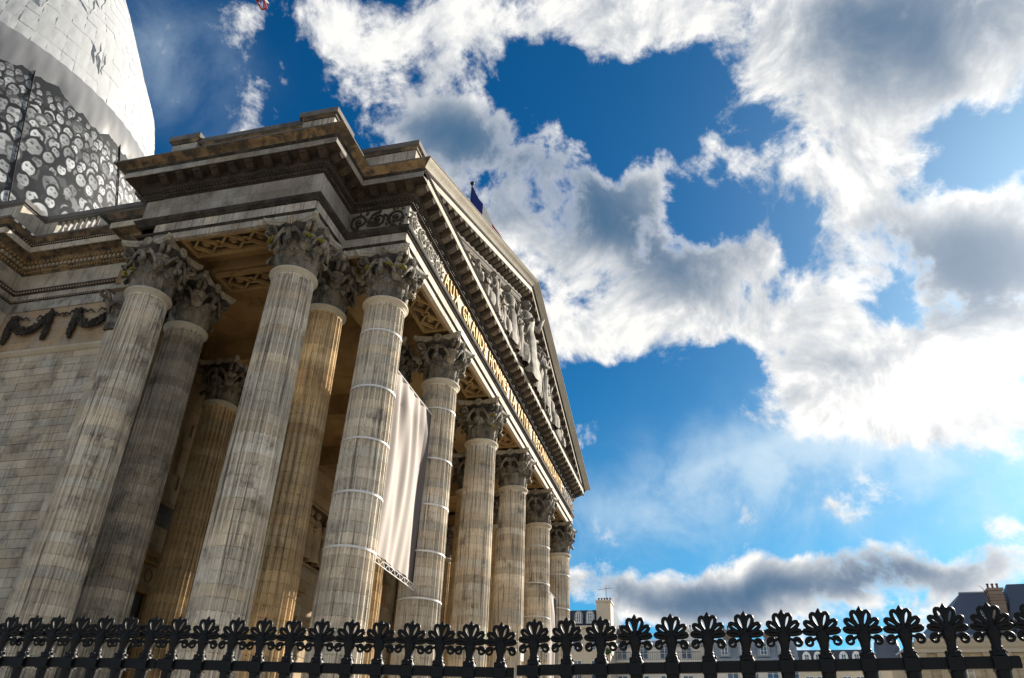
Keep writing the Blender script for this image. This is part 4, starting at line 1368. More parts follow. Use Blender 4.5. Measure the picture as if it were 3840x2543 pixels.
# ================================================================== wrapped dome
AX, AY = 16.43, 60.0
RZ = [(26, 25.6), (38, 24.8), (53.5, 21.4), (57.0, 20.5), (66.65, 18.15), (70.5, 16.4), (74.45, 14.7), (77.9, 13.2), (81.45, 11.65), (84.9, 10.05), (87.8, 8.0), (93, 4.0), (95, 1.0)]


def dome_r(z):
    for (z0, r0), (z1, r1) in zip(RZ, RZ[1:]):
        if z <= z1:
            return r0 + (r1 - r0) * (z - z0) / (z1 - z0)
    return .5


DOM = thing('wrapped_dome', 'dome shrouded in white sheeting with a crowd print round its base', 'dome', (AX, AY, 0))
MB().lathe([(dome_r(z) - .35, z) for z in (20, 38, 53, 57, 66, 70, 74, 78, 82, 85, 88, 93, 95)], 48).make('scaffold_core', 'wrap_sheet', DOM, True)
rd = random.Random(31)
ANG0, ANG1, NP = -150, -25, 34
zs = [57.0]
while zs[-1] < 93:
    zs.append(zs[-1] + 2.35)
for i in range(len(zs) - 1):
    for k in range(NP):
        a0 = R(ANG0 + (ANG1 - ANG0) * k / NP); a1 = R(ANG0 + (ANG1 - ANG0) * (k + 1) / NP)
        z0, z1 = zs[i] - .06, zs[i + 1] - .02
        V = []
        sk = rd.uniform(-.12, .12); ti = rd.uniform(.0, .03); tb = rd.uniform(.01, .05)
        n_ = 6
        for q in range(n_ + 1):
            for p in range(n_ + 1):
                u, t = p / n_, q / n_
                a = a0 + (a1 - a0) * u
                zz = z0 + (z1 - z0) * t + sk * (1 - t) * (u - .5) - .16 * (1 - t)
                flat = math.cos((a1 - a0) / 2) / math.cos(a - (a0 + a1) / 2)
                rr_ = dome_r(zz) * flat + .05 + ti * t + tb * (1 - t) ** 3 + .035 * math.sin(math.pi * u) * math.sin(math.pi * t) + .025 * rd.uniform(-1, 1) * math.sin(math.pi * t)
                V.append((rr_ * math.cos(a), rr_ * math.sin(a), zz))
        F = [(q * (n_ + 1) + p, q * (n_ + 1) + p + 1, (q + 1) * (n_ + 1) + p + 1, (q + 1) * (n_ + 1) + p) for q in range(n_) for p in range(n_)]
        obj('wrap_sheet', mesh('wrap_sheet', V, F, True), 'wrap_sheet', DOM)
# flapping loose strips between sheets
for k in range(16):
    a = R(rd.uniform(-120, -92)); z0 = rd.uniform(58, 80)
    r0 = dome_r(z0) + .12
    b = MB()
    pts = [((r0 - .45 * q / 6 + .06 + .05 * math.sin(q * 2.1 + k)) * math.cos(a + .006 * math.sin(q * 1.7 + k)), (r0 - .45 * q / 6 + .06 + .05 * math.sin(q * 2.1 + k)) * math.sin(a + .006 * math.sin(q * 1.7 + k)), z0 + q * .5) for q in range(7)]
    b.tube(pts, [.03, .09, .14, .10, .15, .09, .03], 6, (1, .4))
    b.make('loose_fold', 'wrap_sheet', DOM, True)
# grey top band of the print, bulging over the ropes
nb_, mb_ = 96, 8
V = []; 
for q in range(mb_ + 1):
    for p in range(nb_ + 1):
        a = R(-152 + 130 * p / nb_); t = q / mb_
        z0 = 53.3 + .45 * math.sin(p * .42) + .25 * math.sin(p * 1.1 + 1); zz = z0 + (57.05 - z0) * t
        rr_ = dome_r(zz) + .30 + .40 * math.sin(math.pi * t * .8) + .06 * math.sin(p * 2.3 + 3 * t)
        V.append((rr_ * math.cos(a), rr_ * math.sin(a), zz))
F = [(q * (nb_ + 1) + p, q * (nb_ + 1) + p + 1, (q + 1) * (nb_ + 1) + p + 1, (q + 1) * (nb_ + 1) + p) for q in range(mb_) for p in range(nb_)]
obj('grey_band', mesh('grey_band', V, F, True), 'grey_sheet', DOM)

# --- the crowd print: a flat grey picture of many generic faces, painted on a fine sheet
A0, A1, ZP0, ZP1 = -126.0, -66.0, 36.0, 54.2
NA, NZ = 460, 340
Rm = 23.4
LX = R(A1 - A0) * Rm
img = np.full((NZ, NA), .035)
xs = (np.arange(NA) / (NA - 1)) * LX
zz_ = ZP0 + (np.arange(NZ) / (NZ - 1)) * (ZP1 - ZP0)
GX, GZ = np.meshgrid(xs, zz_)
rf_ = random.Random(99)


def ell(cx, cz, rx, rz, tilt=0.0):
    c, s = math.cos(tilt), math.sin(tilt)
    dx, dz = GX - cx, GZ - cz
    u = (dx * c + dz * s) / rx; v = (-dx * s + dz * c) / rz
    return u * u + v * v, u, v


def paint(mask, val, soft=1.0):
    global img
    img = img * (1 - mask) + val * mask


def sm(d, e0, e1):
    t = np.clip((d - e0) / (e1 - e0), 0, 1)
    return 1 - t * t * (3 - 2 * t)


faces = []
zrow = 52.6
while zrow > 36:
    q = (52.6 - zrow) / 16
    s = .44 + .66 * q
    x = rf_.uniform(0, s)
    while x < LX:
        faces.append((x + rf_.uniform(-.4, .4) * s, zrow + rf_.uniform(-.55, .55) * s, s * rf_.choice((.65, .8, .95, 1.05, 1.2, 1.4))))
        x += s * rf_.uniform(1.7, 2.2)
    zrow -= s * 1.5
for (fx, fz, s) in faces:
    ti = rf_.uniform(-.35, .35)
    hair = rf_.choice((.015, .015, .02, .03, .05, .12))
    skin = rf_.choice((.80, .74, .66, .58, .42, .28))
    cloth = rf_.choice((.02, .02, .03, .05, .12, .3))
    d, u, v = ell(fx, fz - 2.0 * s, 1.25 * s, 1.1 * s); paint(sm(d, .8, 1.05), cloth)
    d, u, v = ell(fx, fz - 1.1 * s, .36 * s, .55 * s); paint(sm(d, .7, 1.05), skin * .62)
    lg = rf_.random() < .45
    d, u, v = ell(fx, fz + (.12 if not lg else -.25) * s, (.86 if not lg else .95) * s, (1.12 if not lg else 1.4) * s, ti); paint(sm(d, .85, 1.1), hair)
    d, u, v = ell(fx, fz - .08 * s, .66 * s, .93 * s, ti)
    side = rf_.choice((-1, 1))
    tone = skin * (1.05 - .30 * np.clip(side * u, -1, 1) - .06 * v)
    img = img * (1 - sm(d, .85, 1.05)) + tone * sm(d, .85, 1.05)
    hx_, hz_ = fx - math.sin(ti) * .78 * s + .25 * side * s, fz + math.cos(ti) * .80 * s
    d2, u2, v2 = ell(hx_, hz_, .66 * s, .26 * s, ti - .4 * side); paint(sm(d2, .7, 1.1) * (rf_.random() < .85), hair)
    c, sn = math.cos(ti), math.sin(ti)
    def at(a, b): return fx + (a * c - b * sn) * s, fz + (a * sn + b * c) * s
    for e in (-1, 1):
        ex, ez = at(.27 * e, .10); d, u, v = ell(ex, ez, .19 * s, .10 * s, ti); paint(sm(d, .5, 1.2), skin * .12)
        ex, ez = at(.28 * e, .30); d, u, v = ell(ex, ez, .21 * s, .045 * s, ti + .12 * e); paint(sm(d, .5, 1.3) * .85, skin * .2)
    ex, ez = at(.04 * side, -.18); d, u, v = ell(ex, ez, .08 * s, .24 * s, ti); paint(sm(d, .3, 1.2) * .4, skin * 1.25)
    ex, ez = at(0, -.36); d, u, v = ell(ex, ez, .14 * s, .05 * s, ti); paint(sm(d, .4, 1.2) * .7, skin * .35)
    ex, ez = at(0, -.56); d, u, v = ell(ex, ez, .27 * s, .085 * s, ti); paint(sm(d, .6, 1.15) * .85, skin * .3)
    if rf_.random() < .6:
        ex, ez = at(0, -.54); d, u, v = ell(ex, ez, .20 * s, .045 * s, ti); paint(sm(d, .6, 1.2), .7)
    if rf_.random() < .2:
        for e in (-1, 1):
            ex, ez = at(.29 * e, .10); d, u, v = ell(ex, ez, .25 * s, .2 * s, ti); paint(sm(np.abs(d - 1), .0, .3) * .9, .02)
fade = np.clip((54.0 - GZ) / 3.2, 0, 1)
img = img * fade + .03 * (1 - fade)
nse = np.random.RandomState(4).rand(NZ, NA)
img = np.clip(img * (.92 + .16 * nse) * .46, .008, .45)
VA = R(A0) + (np.arange(NA) / (NA - 1)) * R(A1 - A0)
RZv = np.array([dome_r(z) + .33 for z in zz_])
Vx = (RZv[:, None] * np.cos(VA)[None, :]).ravel(); Vy = (RZv[:, None] * np.sin(VA)[None, :]).ravel(); Vz = np.repeat(zz_, NA)
me = bpy.data.meshes.new('crowd_print')
idx = np.arange(NZ * NA).reshape(NZ, NA)
Fq = np.stack([idx[:-1, :-1], idx[:-1, 1:], idx[1:, 1:], idx[1:, :-1]], -1).reshape(-1, 4)
me.vertices.add(NZ * NA); me.vertices.foreach_set('co', np.stack([Vx, Vy, Vz], -1).ravel())
me.loops.add(Fq.size); me.loops.foreach_set('vertex_index', Fq.ravel())
me.polygons.add(len(Fq)); me.polygons.foreach_set('loop_start', np.arange(0, Fq.size, 4)); me.polygons.foreach_set('loop_total', np.full(len(Fq), 4))
me.update(calc_edges=True)
me.polygons.foreach_set('use_smooth', [True] * len(me.polygons))
ca = me.color_attributes.new('print', 'FLOAT_COLOR', 'POINT')
iv = img.ravel()
ca.data.foreach_set('color', np.stack([iv * .96, iv, iv * 1.04, np.ones_like(iv)], -1).ravel())
CP = obj('crowd_print', me, 'printed_mesh', DOM)
CP['label'] = 'black and white printed crowd of smiling faces'
for a_ in (-118.6, -111.0, -86.5, -63):
    b = MB()
    b.tube([((dome_r(z) + .42) * math.cos(R(a_ + (57 - z) * .25)), (dome_r(z) + .42) * math.sin(R(a_ + (57 - z) * .25)), z) for z in (38, 44, 50, 54)] + [((dome_r(57) + .62) * math.cos(R(a_)), (dome_r(57) + .62) * math.sin(R(a_)), 56.5)], .06, 5)
    b.make('seam_rope', 'dark_void', DOM)
# nave roof below the dome
MB().box(3, 30, 16, 45, Z_TOP + .2, 27.5).make('nave_roof', 'zinc', BOD)

# ================================================================== banners between columns
def banner(x0, x1, zt, zb_, y, label, strap_x, zs_, group):
    t = thing('cloth_banner', label, 'banner', (x0, y, zb_), group)
    nx, nz = 60, 40
    V = []
    rr = random.Random(int(x0 * 10))
    ph = [rr.uniform(0, 6.28) for _ in range(4)]
    for j in range(nz + 1):
        for i in range(nx + 1):
            u, v = i / nx, j / nz
            belly = -.16 * math.sin(math.pi * u) * math.sin(math.pi * (1 - v) * .85)
            fold = .11 * (v ** 1.2) * min(1, (1 - v) * 6 + .12) * math.sin(u * 30 + ph[0] + 2.2 * v) + .05 * min(1, (1 - v) * 6 + .12) * math.sin(u * 15 + v * 4 + ph[1]) + .03 * math.sin(u * 47 + ph[2] - 3 * v)
            V.append(((x1 - x0) * u, belly + fold, (zt - zb_) * v))
    F = [(j * (nx + 1) + i, j * (nx + 1) + i + 1, (j + 1) * (nx + 1) + i + 1, (j + 1) * (nx + 1) + i) for j in range(nz) for i in range(nx)]
    cut = int(nx * .86)
    Fa = [f for k, f in enumerate(F) if k % nx < cut]; Fb = [f for k, f in enumerate(F) if k % nx >= cut]
    obj('cloth_sheet', mesh('cloth_sheet', V, Fa, True), 'cloth', t)
    obj('printed_border', mesh('printed_border', V, Fb, True), 'cloth_dark', t)
    b = MB()
    L = x1 - x0
    def bel(u): return -.50 * math.sin(math.pi * u)
    lo = [(L * u, -.05, -.05) for u in np.linspace(0, 1, 21)]
    l2 = [(L * u, -.05, -.26) for u in np.linspace(0, 1, 21)]
    b.tube(lo, .018, 6); b.tube(l2, .018, 6)
    for i in range(20):
        b.tube([lo[i], l2[i + 1]] if i % 2 else [l2[i], lo[i + 1]], .011, 5)
    b.make('bottom_truss', 'truss_metal', t)
    MB().tube([(0, -.02, zt - zb_), (L, -.02, zt - zb_)], .03, 6).make('top_tube', 'truss_metal', t)
    for sx in strap_x:
        for z in zs_:
            rr_ = shaft_r(z) + .018
            V = []
            for k in range(40):
                a = 2 * math.pi * k / 40
                V += [(rr_ * math.cos(a), rr_ * math.sin(a), -.036), (rr_ * math.cos(a), rr_ * math.sin(a), .036)]
            F = [(2 * k, (2 * k + 2) % 80, (2 * k + 3) % 80, 2 * k + 1) for k in range(40)]
            obj('strap', mesh('strap', V, F, True), 'strap_white', t, (sx - x0, -y, z - zb_ + .0))
    return t


banner(.80, BAY - .70, 17.1, 9.75, 0.0, 'large folded pink-white cloth banner hung on a truss beside the corner column', (0, BAY), (17.45, 15.05, 13.0, 11.05, 9.2), 'cloth banners between the front columns')
banner(4 * BAY + .80, XR - .80, 15.6, 7.6, 0.0, 'narrow far pale banner seen edge-on before the last column', (4 * BAY, XR), (17.4, 15.05, 13.0, 11.05), 'cloth banners between the front columns')

# ================================================================== flag on the roof
FL = thing('roof_flag', 'tricolour flag hanging from a pole behind the pediment slope', 'flag', (16.4, 3.0, 0))
pl = MB().tube([(0, 0, 31.0), (0, 0, 40.8)], .055, 8); pl.ball((0, 0, 40.9), .16, 10, 7)
pl.make('flag_pole', 'dark_void', FL, True)
for nm, c0, c1 in (('flag_blue', 0, .36), ('flag_white', .36, .68), ('flag_red', .68, 1)):
    V = []
    nx, nz = 14, 20
    for j in range(nz + 1):
        for i in range(nx + 1):
            v = j / nz; u = c0 + (c1 - c0) * i / nx
            # hanging cloth: the fly droops steeply from the hoist and folds
            out = u * 2.3 + .05
            fo = .16 * math.sin(u * 11 + v * 3) * min(1, u * 5)
            V.append((out * .30 + fo * .9, -out * .95 + fo * .3, 40.6 - v * 2.4 - u * 4.6))
    F = [(j * (nx + 1) + i, j * (nx + 1) + i + 1, (j + 1) * (nx + 1) + i + 1, (j + 1) * (nx + 1) + i) for j in range(nz) for i in range(nx)]
    obj('cloth_stripe', mesh('cloth_stripe', V, F, True), nm, FL)

# ================================================================== crane jib reaching over the dome
CR = thing('tower_crane', 'red and white crane jib tip high above the dome', 'crane', (-18, 44, 0))
tip = Vector((27.1 + 18, 36.2 - 44, 86.5)); root = Vector((0, 0, 90.5))
jb = MB()
dv = (tip - root); n = 30
for i in range(n):
    p, q = root + dv * i / n, root + dv * (i + 1) / n
    w_ = .55
    for s in (-1, 1):
        jb.bar(p + Vector((0, s * w_, 0)), q + Vector((0, s * w_, 0)), .10, .10)
        jb.bar(p + Vector((0, s * w_, 0)), (p + q) / 2 + Vector((0, 0, 1.1)), .06, .06)
        jb.bar((p + q) / 2 + Vector((0, 0, 1.1)), q + Vector((0, s * w_, 0)), .06, .06)
    jb.bar((p + q) / 2 + Vector((0, 0, 1.1)), q + dv / n * .5 + Vector((0, 0, 1.1)), .1, .1)
    jb.bar(p + Vector((0, -w_, 0)), q + Vector((0, w_, 0)), .06, .06)
jb.make('jib', 'crane_white', CR)
ms = MB()
for i in range(34):
    z0, z1 = i * 2.7, (i + 1) * 2.7
    for sx in (-.9, .9):
        for sy in (-.9, .9):
            ms.bar((sx, sy, z0), (sx, sy, z1), .16, .16)
    for s in (-.9, .9):
        ms.bar((s, -.9, z0), (s, .9, z1), .08, .08); ms.bar((-.9, s, z0), (.9, s, z1), .08, .08)
ms.make('mast', 'crane_red', CR)
tp = MB()
t0 = tip
tp.bar(t0 + Vector((-1.2, -.6, 0)), t0 + Vector((.5, -.35, -.35)), .16, .16); tp.bar(t0 + Vector((-1.2, .6, 0)), t0 + Vector((.5, .35, -.35)), .16, .16)
tp.bar(t0 + Vector((.5, -.35, -.35)), t0 + Vector((.5, .35, -.35)), .16, .16); tp.bar(t0 + Vector((-.3, 0, 1.1)), t0 + Vector((.5, 0, -.35)), .16, .16)
tp.box(t0.x - 1.1, t0.x - .5, t0.y - .4, t0.y + .4, t0.z - .1, t0.z + .5)
tp.make('jib_tip', 'crane_red', CR)
MB().tube([tuple(tip + Vector((-.4, 0, -.4))), tuple(tip + dv * -.25 + Vector((0, 0, -1.0))), tuple(root + Vector((3, 0, -1.5)))], .05, 5).make('cable', 'dark_void', CR)

# ================================================================== iron fence in front of the viewer
KF = .85                                 # fence scale
def fpt(x, y):
    return Vector((CAM.x + (x - CAM.x) * KF, CAM.y + (y - CAM.y) * KF))


ZRAIL = 1.6 + 1.5 * KF
FH = .475 * KF


def finial_mesh():
    """palmette spear head in the local y-z plane; z = 0 at the top of the rail"""
    b = MB()
    H = FH
    T = .0168                                # bar radius
    cz = .50 * H
    def loop(ang, L, hw, side):
        pts = []
        ca, sa = math.cos(ang), math.sin(ang)
        for k in range(18):
            t = 2 * math.pi * k / 18
            s = (1 - math.cos(t)) / 2                     # 0 at the root, 1 at the tip
            a = .02 * H + s * L
            wv = hw * math.sin(t) * (.25 + .95 * s ** .8)
            y = a * sa + wv * ca
            z = a * ca - wv * sa
            pts.append((0, side * y, cz + z))
        b.tube(pts, T, 7, (1, 1), closed=True)
    for side in (-1, 1):
        loop(R(19), .39 * H, .070 * H, side)
        loop(R(52), .35 * H, .056 * H, side)
        loop(R(82), .32 * H, .042 * H, side)
        # C-scroll below the fan
        cy_, czs = .255 * H, .335 * H
        pts = []; rad = []
        for k in range(26):
            q = k / 25
            an = R(150) - q * R(470)
            rr = .090 * H * (1 - .58 * q)
            pts.append((0, side * (cy_ + rr * math.cos(an)), czs + rr * math.sin(an)))
            rad.append(T * (.84 - .22 * q))
        b.tube([(0, side * .05 * H, .30 * H), (0, side * .09 * H, .42 * H)] + pts, [T * 1.1, T * .95] + rad, 7)
        b.ball(pts[-1], T * .95, 7, 5)
    # central spear leaf with a rib
    b.add([(0, 0, H), (.012, 0, .93 * H), (.020, 0, .82 * H), (.014, 0, .55 * H), (-.012, 0, .93 * H), (-.020, 0, .82 * H), (-.014, 0, .55 * H),
           (0, .028, .90 * H), (0, .034, .83 * H), (0, .020, .68 * H), (0, .012, .5 * H), (0, -.028, .90 * H), (0, -.034, .83 * H), (0, -.020, .68 * H), (0, -.012, .5 * H)],
          [(0, 7, 1), (1, 7, 8, 2), (2, 8, 9, 3), (3, 9, 10), (0, 1, 11), (1, 2, 12, 11), (2, 3, 13, 12), (3, 14, 13),
           (0, 4, 7), (4, 5, 8, 7), (5, 6, 9, 8), (6, 10, 9), (0, 11, 4), (4, 11, 12, 5), (5, 12, 13, 6), (6, 13, 14)])
    # fan heart, cup and collar
    b.ball((0, 0, cz - .01), .040, 10, 7, (.55, 1.25, .62))
    b.lathe([(.040, .165 * H), (.036, .20 * H), (.042, .30 * H), (.056, .40 * H), (.052, .47 * H), (.026, .55 * H)], 10)
    b.lathe([(.062, -.002), (.060, .03 * H), (.050, .09 * H), (.040, .125 * H), (.040, .14 * H), (.042, .155 * H), (.040, .17 * H), (.033, .18 * H)], 12)
    for k in range(8):
        a = 2 * math.pi * k / 8
        b.ball((.051 * math.cos(a), .051 * math.sin(a), .07 * H), .012, 6, 4, (1, 1, 1.5))
    me = mesh('finial', b.V, b.F, True); me.materials.append(MATS['iron_paint'])
    return me


FIN = finial_mesh()
sb = MB().lathe([(.030, -2.25), (.030, -.75), (.036, -.60), (.046, -.40), (.044, -.34), (.034, -.30), (.042, -.27), (.050, -.20), (.056, -.12), (.056, -.10)], 10)
sb.cbox(-.058, .058, -.056, .056, -.105, -.004, .004)
SHB = mesh('baluster_shaft', sb.V, sb.F); SHB.materials.append(MATS['iron_paint'])
FEN = thing('iron_fence', 'black iron fence with palmette spear heads along the foreground', 'fence', (fpt(-15.3, -9).x, fpt(-15.3, -9).y, 0))
F0 = Vector((FEN.location.x, FEN.location.y))
pan = [((-15.90, -3.2), (-15.60, -5.80), 7 + 2, -3.24, -5.64), ((-15.60, -5.80), (-14.95, -9.74), 12, -5.94, -9.58), ((-15.10, -9.80), (-15.42, -14.44), 13, -9.98, -14.27), ((-15.42, -14.46), (-15.70, -17.5), 6, -14.62, -16.5)]
for (p, q, n, ya, yb) in pan:
    P, Q = fpt(*p) - F0, fpt(*q) - F0
    d = (Q - P)
    ang = math.atan2(d.y, d.x) - math.pi / 2
    L = d.length; dn = d.normalized()
    b = MB()
    b.cbox(-.022, .022, 0, L - .01, -.088, -.001, .004)
    b.make('rail', 'iron_paint', FEN, loc=(P.x, P.y, ZRAIL), rot=(0, 0, ang))
    MB().cbox(-.02, .02, 0, L - .01, -.05, 0, .004).make('rail', 'iron_paint', FEN, loc=(P.x, P.y, ZRAIL - 2.0), rot=(0, 0, ang))
    for i in range(n):
        yy = ya + (yb - ya) * i / max(1, n - 1)
        t = (yy - p[1]) / (q[1] - p[1])
        c = P + d * t
        s = obj('baluster', SHB, None, FEN, (c.x, c.y, ZRAIL), (0, 0, ang))
        obj('finial', FIN, None, s, rot=(R(random.uniform(-1.6, 1.6)), R(random.uniform(-1.6, 1.6)), R(random.uniform(-7, 7))))
pb = MB()
p0, p1 = fpt(-15.9, -3.2) - F0, fpt(-15.4, -17.5) - F0
pb.box(min(p0.x, p1.x) - .25, max(p0.x, p1.x) + .9, p1.y, p0.y, 0, .72)
pb.make('plinth', 'ring_stone', FEN)

# ================================================================== houses round the square
def window(parent, x, yc, zc, w_, h_, m='window_white', arch=False):
    """casement on a wall facing -x"""
    f = MB()
    t = .07
    f.cbox(x - .06, x + .05, yc - w_ / 2, yc - w_ / 2 + t, zc - h_ / 2, zc + h_ / 2, .005)
    f.cbox(x - .06, x + .05, yc + w_ / 2 - t, yc + w_ / 2, zc - h_ / 2, zc + h_ / 2, .005)
    f.cbox(x - .06, x + .05, yc - w_ / 2 + t, yc + w_ / 2 - t, zc - h_ / 2, zc - h_ / 2 + t, .005)
    f.cbox(x - .06, x + .05, yc - w_ / 2 + t, yc + w_ / 2 - t, zc + h_ / 2 - t, zc + h_ / 2, .005)
    f.box(x - .05, x + .04, yc - .035, yc + .035, zc - h_ / 2 + t, zc + h_ / 2 - t)
    for q in (.35, .68):
        zz = zc - h_ / 2 + h_ * q
        for s in (-1, 1):
            a, c = sorted((yc + s * .036, yc + s * (w_ / 2 - t)))
            f.box(x - .04, x + .03, a, c, zz - .02, zz + .02)
    o = f.make('window', m, parent)
    for s in (-1, 1):
        a, c = sorted((yc + s * .03, yc + s * (w_ / 2 - .04)))
        MB().box(x - .012, x + .012, a, c, zc - h_ / 2 + .04, zc + h_ / 2 - .04).make('pane', 'glass', o)
    return o


def chimney(parent, x, y0, y1, z0, z1, pots=4, dx=.8, m='brick_stack'):
    c = MB().cbox(x, x + dx, y0, y1, z0, z1 - .25, .02).cbox(x - .10, x + dx + .10, y0 - .10, y1 + .10, z1 - .249, z1, .02)
    o = c.make('chimney', m, parent)
    for k in range(pots):
        yy = y0 + (y1 - y0) * (k + .5) / pots
        MB().lathe([(.12, z1), (.10, z1 + .1), (.10, z1 + .42), (.13, z1 + .45), (.13, z1 + .52), (.09, z1 + .52)], 8, x + dx / 2, yy).make('chimney_pot', 'clay_pot', o)
    return o


def dormer(parent, x, yc, z0, w_, h_, m, round_top=True):
    """dormer standing out of a mansard slope facing -x"""
    n = 9
    pol = [(yc - w_ / 2, z0), (yc - w_ / 2, z0 + h_ * .6)]
    pol += [(yc - w_ / 2 * math.cos(math.pi * k / n), z0 + h_ * .6 + h_ * .4 * math.sin(math.pi * k / n)) for k in range(1, n)] if round_top else [(yc - w_ / 2 - .1, z0 + h_ * .75), (yc, z0 + h_), (yc + w_ / 2 + .1, z0 + h_ * .75)]
    pol += [(yc + w_ / 2, z0 + h_ * .6), (yc + w_ / 2, z0)]
    d = MB().prism(pol, 0, x, x + 1.5)
    o = d.make('dormer', m, parent)
    window(o, x - .03, yc, z0 + h_ * .44, w_ * .58, h_ * .72)
    return o


def house(label, x, y0, y1, z_eave, z_ridge, wall_m, roof_m, depth=12, slope=1.6, name='town_house'):
    t = thing(name, label, 'house', (x, (y0 + y1) / 2, 0), 'houses round the square')
    t.location = (0, 0, 0)
    MB().box(x, x + depth, y0, y1, 0, z_eave).make('wall', wall_m, t)
    r_ = MB()
    zb = z_ridge
    r_.add([(x + .1, y0, z_eave), (x + .1, y1, z_eave), (x + slope, y1, zb), (x + slope, y0, zb), (x + depth, y0, z_eave), (x + depth, y1, z_eave), (x + depth - slope, y1, zb), (x + depth - slope, y0, zb), (x + depth / 2, y0, zb + .9), (x + depth / 2, y1, zb + .9)],
           [(0, 1, 2, 3), (3, 2, 9, 8), (8, 9, 6, 7), (7, 6, 5, 4), (0, 3, 8, 7, 4), (1, 5, 6, 9, 2)])
    ro = r_.make('roof', roof_m, t)
    cblock('eave_cornice', 'zinc' if wall_m == 'white_wall' else wall_m, t, x - .35, x + .12, y0, y1, z_eave - .28, z_eave - .002, .03)
    # standing seams or slate courses
    n = max(2, int((y1 - y0) / 1.1))
    for k in range(1, n):
        yy = y0 + (y1 - y0) * k / n
        MB().bar((x + .08, yy, z_eave), (x + slope - .02, yy, zb), .05, .06).make('roof_seam', roof_m, ro)
    return t, ro


def balcony(parent, x, y0, y1, z):
    b = MB().box(x - .8, x, y0, y1, z - .18, z)
    o = b.make('balcony', 'white_wall', parent)
    rl = MB().bar((x - .75, y0, z + .95), (x - .75, y1, z + .95), .05, .05)
    n = int((y1 - y0) / .22)
    for k in range(n + 1):
        yy = y0 + (y1 - y0) * k / n
        rl.box(x - .765, x - .735, yy - .014, yy + .014, z, z + .93)
    rl.make('railing', 'iron_paint', o)
    return o


# house beside the last column: dark mansard, two round dormers, tall stack
h, ro = house('cream house with a dark mansard and two round dormers beyond the last column', 75, 2.7, 12.5, 23.2, 25.3, 'cream_wall', 'dark_slate', slope=1.1)
for yc in (6.45, 5.05):
    dormer(ro, 74.95, yc, 23.45, 1.0, 1.6, 'zinc')
chimney(h, 75.4, 2.6, 4.35, 20, 26.3, 5, 2.2, 'cream_wall')
for yc in (8.6, 6.6, 4.4):
    window(h, 74.98, yc, 21.4, 1.1, 2.0)
    window(h, 74.98, yc, 18.2, 1.1, 2.2)
balcony(h, 75, 2.8, 9.5, 16.9)
ant = MB().tube([(76, 3.2, 26.3), (76, 3.2, 28.0)], .03, 5).tube([(76, 2.4, 27.9), (76, 4.2, 27.7)], .025, 5)
ant.make('aerial', 'dark_void', h)
MB().ball((74.5, 3.2, 20.2), .5, 7, 5, (.6, 1.6, .8)).make('balcony_plants', 'plant_green', h, True)
# white house with a balcony
h, ro = house('white house with a zinc roof and a long railed balcony', 80, -7.9, 5.6, 22.0, 22.9, 'white_wall', 'zinc', slope=2.5)
for yc in (4.2, 2.0, -.6, -3.2, -5.8):
    window(h, 79.98, yc, 21.2, 1.2, 1.9)
    window(h, 79.98, yc, 17.6, 1.2, 1.6)
balcony(h, 80, -7.5, 5.5, 20.0)
chimney(h, 82, 1.2, 2.7, 21, 24.3, 4)
chimney(h, 83, -6.9, -5.6, 21, 24.4, 3, m='white_wall')
chimney(h, 83, -3.2, -2.4, 21, 23.6, 2)
ladder = MB()
for yy in (-6.4, -5.5):
    ladder.tube([(79.8, yy, 20.8), (79.8, yy, 24.0)], .03, 5)
for k in range(8):
    ladder.tube([(79.8, -6.4, 21.1 + .4 * k), (79.8, -5.5, 21.1 + .4 * k)], .025, 5)
ladder.make('roof_ladder', 'truss_metal', h)
# zinc mansard
h, ro = house('house with a blue-grey zinc mansard and square roof windows', 78, -18.4, -8.0, 19.9, 22.2, 'white_wall', 'zinc', slope=1.0)
for yc in (-10.3, -12.5, -14.7, -16.9):
    dormer(ro, 77.95, yc, 20.1, 1.35, 1.9, 'zinc', False)
    window(h, 77.98, yc - .7, 18.5, 1.3, 1.6)
chimney(h, 79.6, -11.6, -10.2, 21, 23.5, 3)
chimney(h, 79.8, -16.4, -15.0, 21, 23.0, 5)
# slate mansards further off
h, ro = house('far house with blue slate mansard and pale dormers', 110, -31.0, -20.0, 24.3, 27.0, 'cream_wall', 'slate', slope=1.0)
for yc in (-21.6, -23.2, -26.8, -28.6):
    dormer(ro, 109.9, yc, 24.6, 1.2, 2.0, 'window_white')
    window(h, 109.97, yc, 22.0, 1.2, 2.2)
chimney(h, 112, -25.2, -24.0, 25, 28.0, 3)
for yc in (-21.0, -25.0, -30.0):
    window(h, 109.97, yc, 19.0, 1.2, 2.2)
# gabled house
G = thing('gabled_house', 'small pale gabled house between the slate mansards and the stone building', 'house', (0, 0, 0), 'houses round the square')
g = MB().prism([(-36.5, 0), (-36.5, 23.2), (-34.2, 24.6), (-31.8, 23.2), (-29.4, 22.4), (-29.4, 0)], 0, 95, 106)
g.make('wall', 'cream_wall', G)
MB().prism([(-37.0, 23.1), (-34.2, 24.9), (-31.4, 23.3), (-31.5, 23.1), (-34.2, 24.65), (-36.9, 22.9)], 0, 94.4, 106).make('roof', 'zinc', G)
MB().lathe([(1.6, 22.0), (1.65, 24.2), (1.5, 25.0), (1.0, 25.6), (.2, 25.9)], 16, 96, -30.8).make('turret_roof', 'slate', G, True)
window(G, 94.97, -34.2, 21.6, 1.2, 1.9)
MB().bar((94.5, -33.2, 26.3), (94.5, -29.8, 25.6), .2, .1).make('roof_light', 'window_white', G)
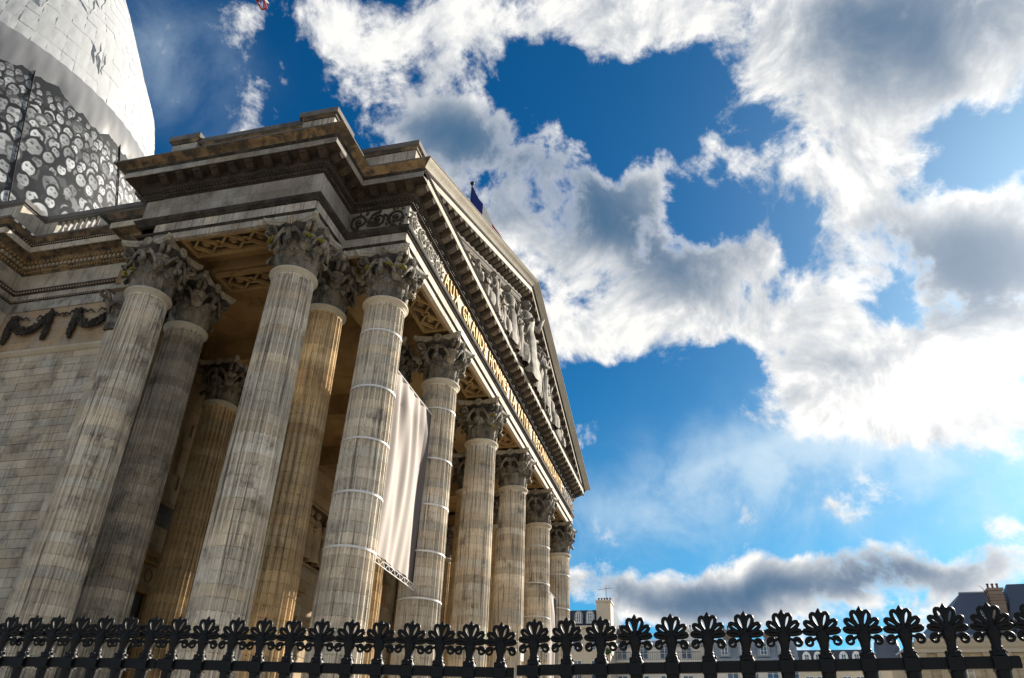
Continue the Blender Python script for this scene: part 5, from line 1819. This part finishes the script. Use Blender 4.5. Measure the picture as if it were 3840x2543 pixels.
# big stone building on the right
S = thing('stone_building', 'tan stone building with pilasters, blue slate roof and tall chimney at the right edge', 'building', (0, 0, 0))
X6 = 60
W6 = MB().box(X6, X6 + 14, -60, -27.4, 0, 18.0).make('wall', 'tan_wall', S)
z = 10.0
rg = random.Random(3)
while z < 17.0:
    y = -27.4
    while y > -46:
        L = rg.choice((.9, 1.2, 1.5))
        cblock('ashlar_block', 'tan_wall', W6, X6 - .05 + rg.uniform(-.01, .01), X6 + .05, y - L + .01, y - .01, z + .01, z + .49, .02)
        y -= L
    z += .5
for yc in (-28.0, -29.6, -33.3, -34.9, -38.6, -40.2):
    cblock('pilaster', 'tan_wall', S, X6 - .32, X6 - .02, yc - .38, yc + .38, 0, 17.0, .03)
sweep('cornice', [(0, 17.0), (.35, 17.02), (.38, 17.3), (.6, 17.5), (.7, 17.7), (.85, 17.9), (.85, 18.15), (0, 18.25)], [(X6, -27.4 + .0), (X6, -60)], 'cream_wall', S)
for yc in (-31.4, -36.7, -42):
    window(S, X6 - .02, yc, 15.6, 1.1, 1.9)
    window(S, X6 - .02, yc, 12.2, 1.1, 2.2)
r_ = MB()
r_.add([(X6 - .5, -29.4, 18.2), (X6 - .5, -38.4, 18.2), (X6 + 5, -38.4, 23.5), (X6 + 5, -33.6, 23.5), (X6 + 12, -27.4, 18.2), (X6 + 12, -38.4, 18.2)], [(0, 1, 2, 3), (0, 3, 4), (3, 2, 5, 4), (1, 5, 2)])
RS = r_.make('roof', 'slate', S)
r_ = MB()
r_.add([(X6 - .6, -36.0, 19.8), (X6 - .6, -60, 19.8), (X6 + 4, -60, 24.4), (X6 + 4, -37.6, 24.0), (X6 + 12, -36.0, 19.8), (X6 + 12, -60, 19.8)], [(0, 1, 2, 3), (0, 3, 4), (3, 2, 5, 4)])
r_.box(X6 - .3, X6 + 12, -60, -36.2, 18.0, 19.78)
r_.make('roof', 'slate', S)
cblock('roof_ridge', 'zinc', S, X6 + 4.9, X6 + 5.3, -37.4, -33.5, 23.46, 23.62, .03)
cblock('roof_gutter', 'zinc', S, X6 - .95, X6 - .55, -60, -36.0, 19.6, 19.82, .03)
cblock('roof_gutter', 'zinc', S, X6 - .95, X6 - .5, -36.4, -29.3, 18.16, 18.4, .03)
c6 = chimney(S, X6 + 1.2, -36.35, -35.15, 18.5, 23.0, 3, 1.1)
for k in range(4):
    cblock('chimney_band', 'brick_stack', c6, X6 + 1.12, X6 + 2.38, -36.41, -35.09, 21.6 + .25 * k, 21.68 + .25 * k, .01)
MB().tube([(X6 + 1.1, -35.0, 21.0), (X6 + 1.1, -34.95, 22.0), (X6 + 1.1, -34.7, 23.0), (X6 + 1.1, -34.4, 23.2)], .03, 6).make('pipe', 'dark_void', c6)
c7 = chimney(S, X6 + 5.5, -33.0, -32.2, 18.5, 21.6, 2)
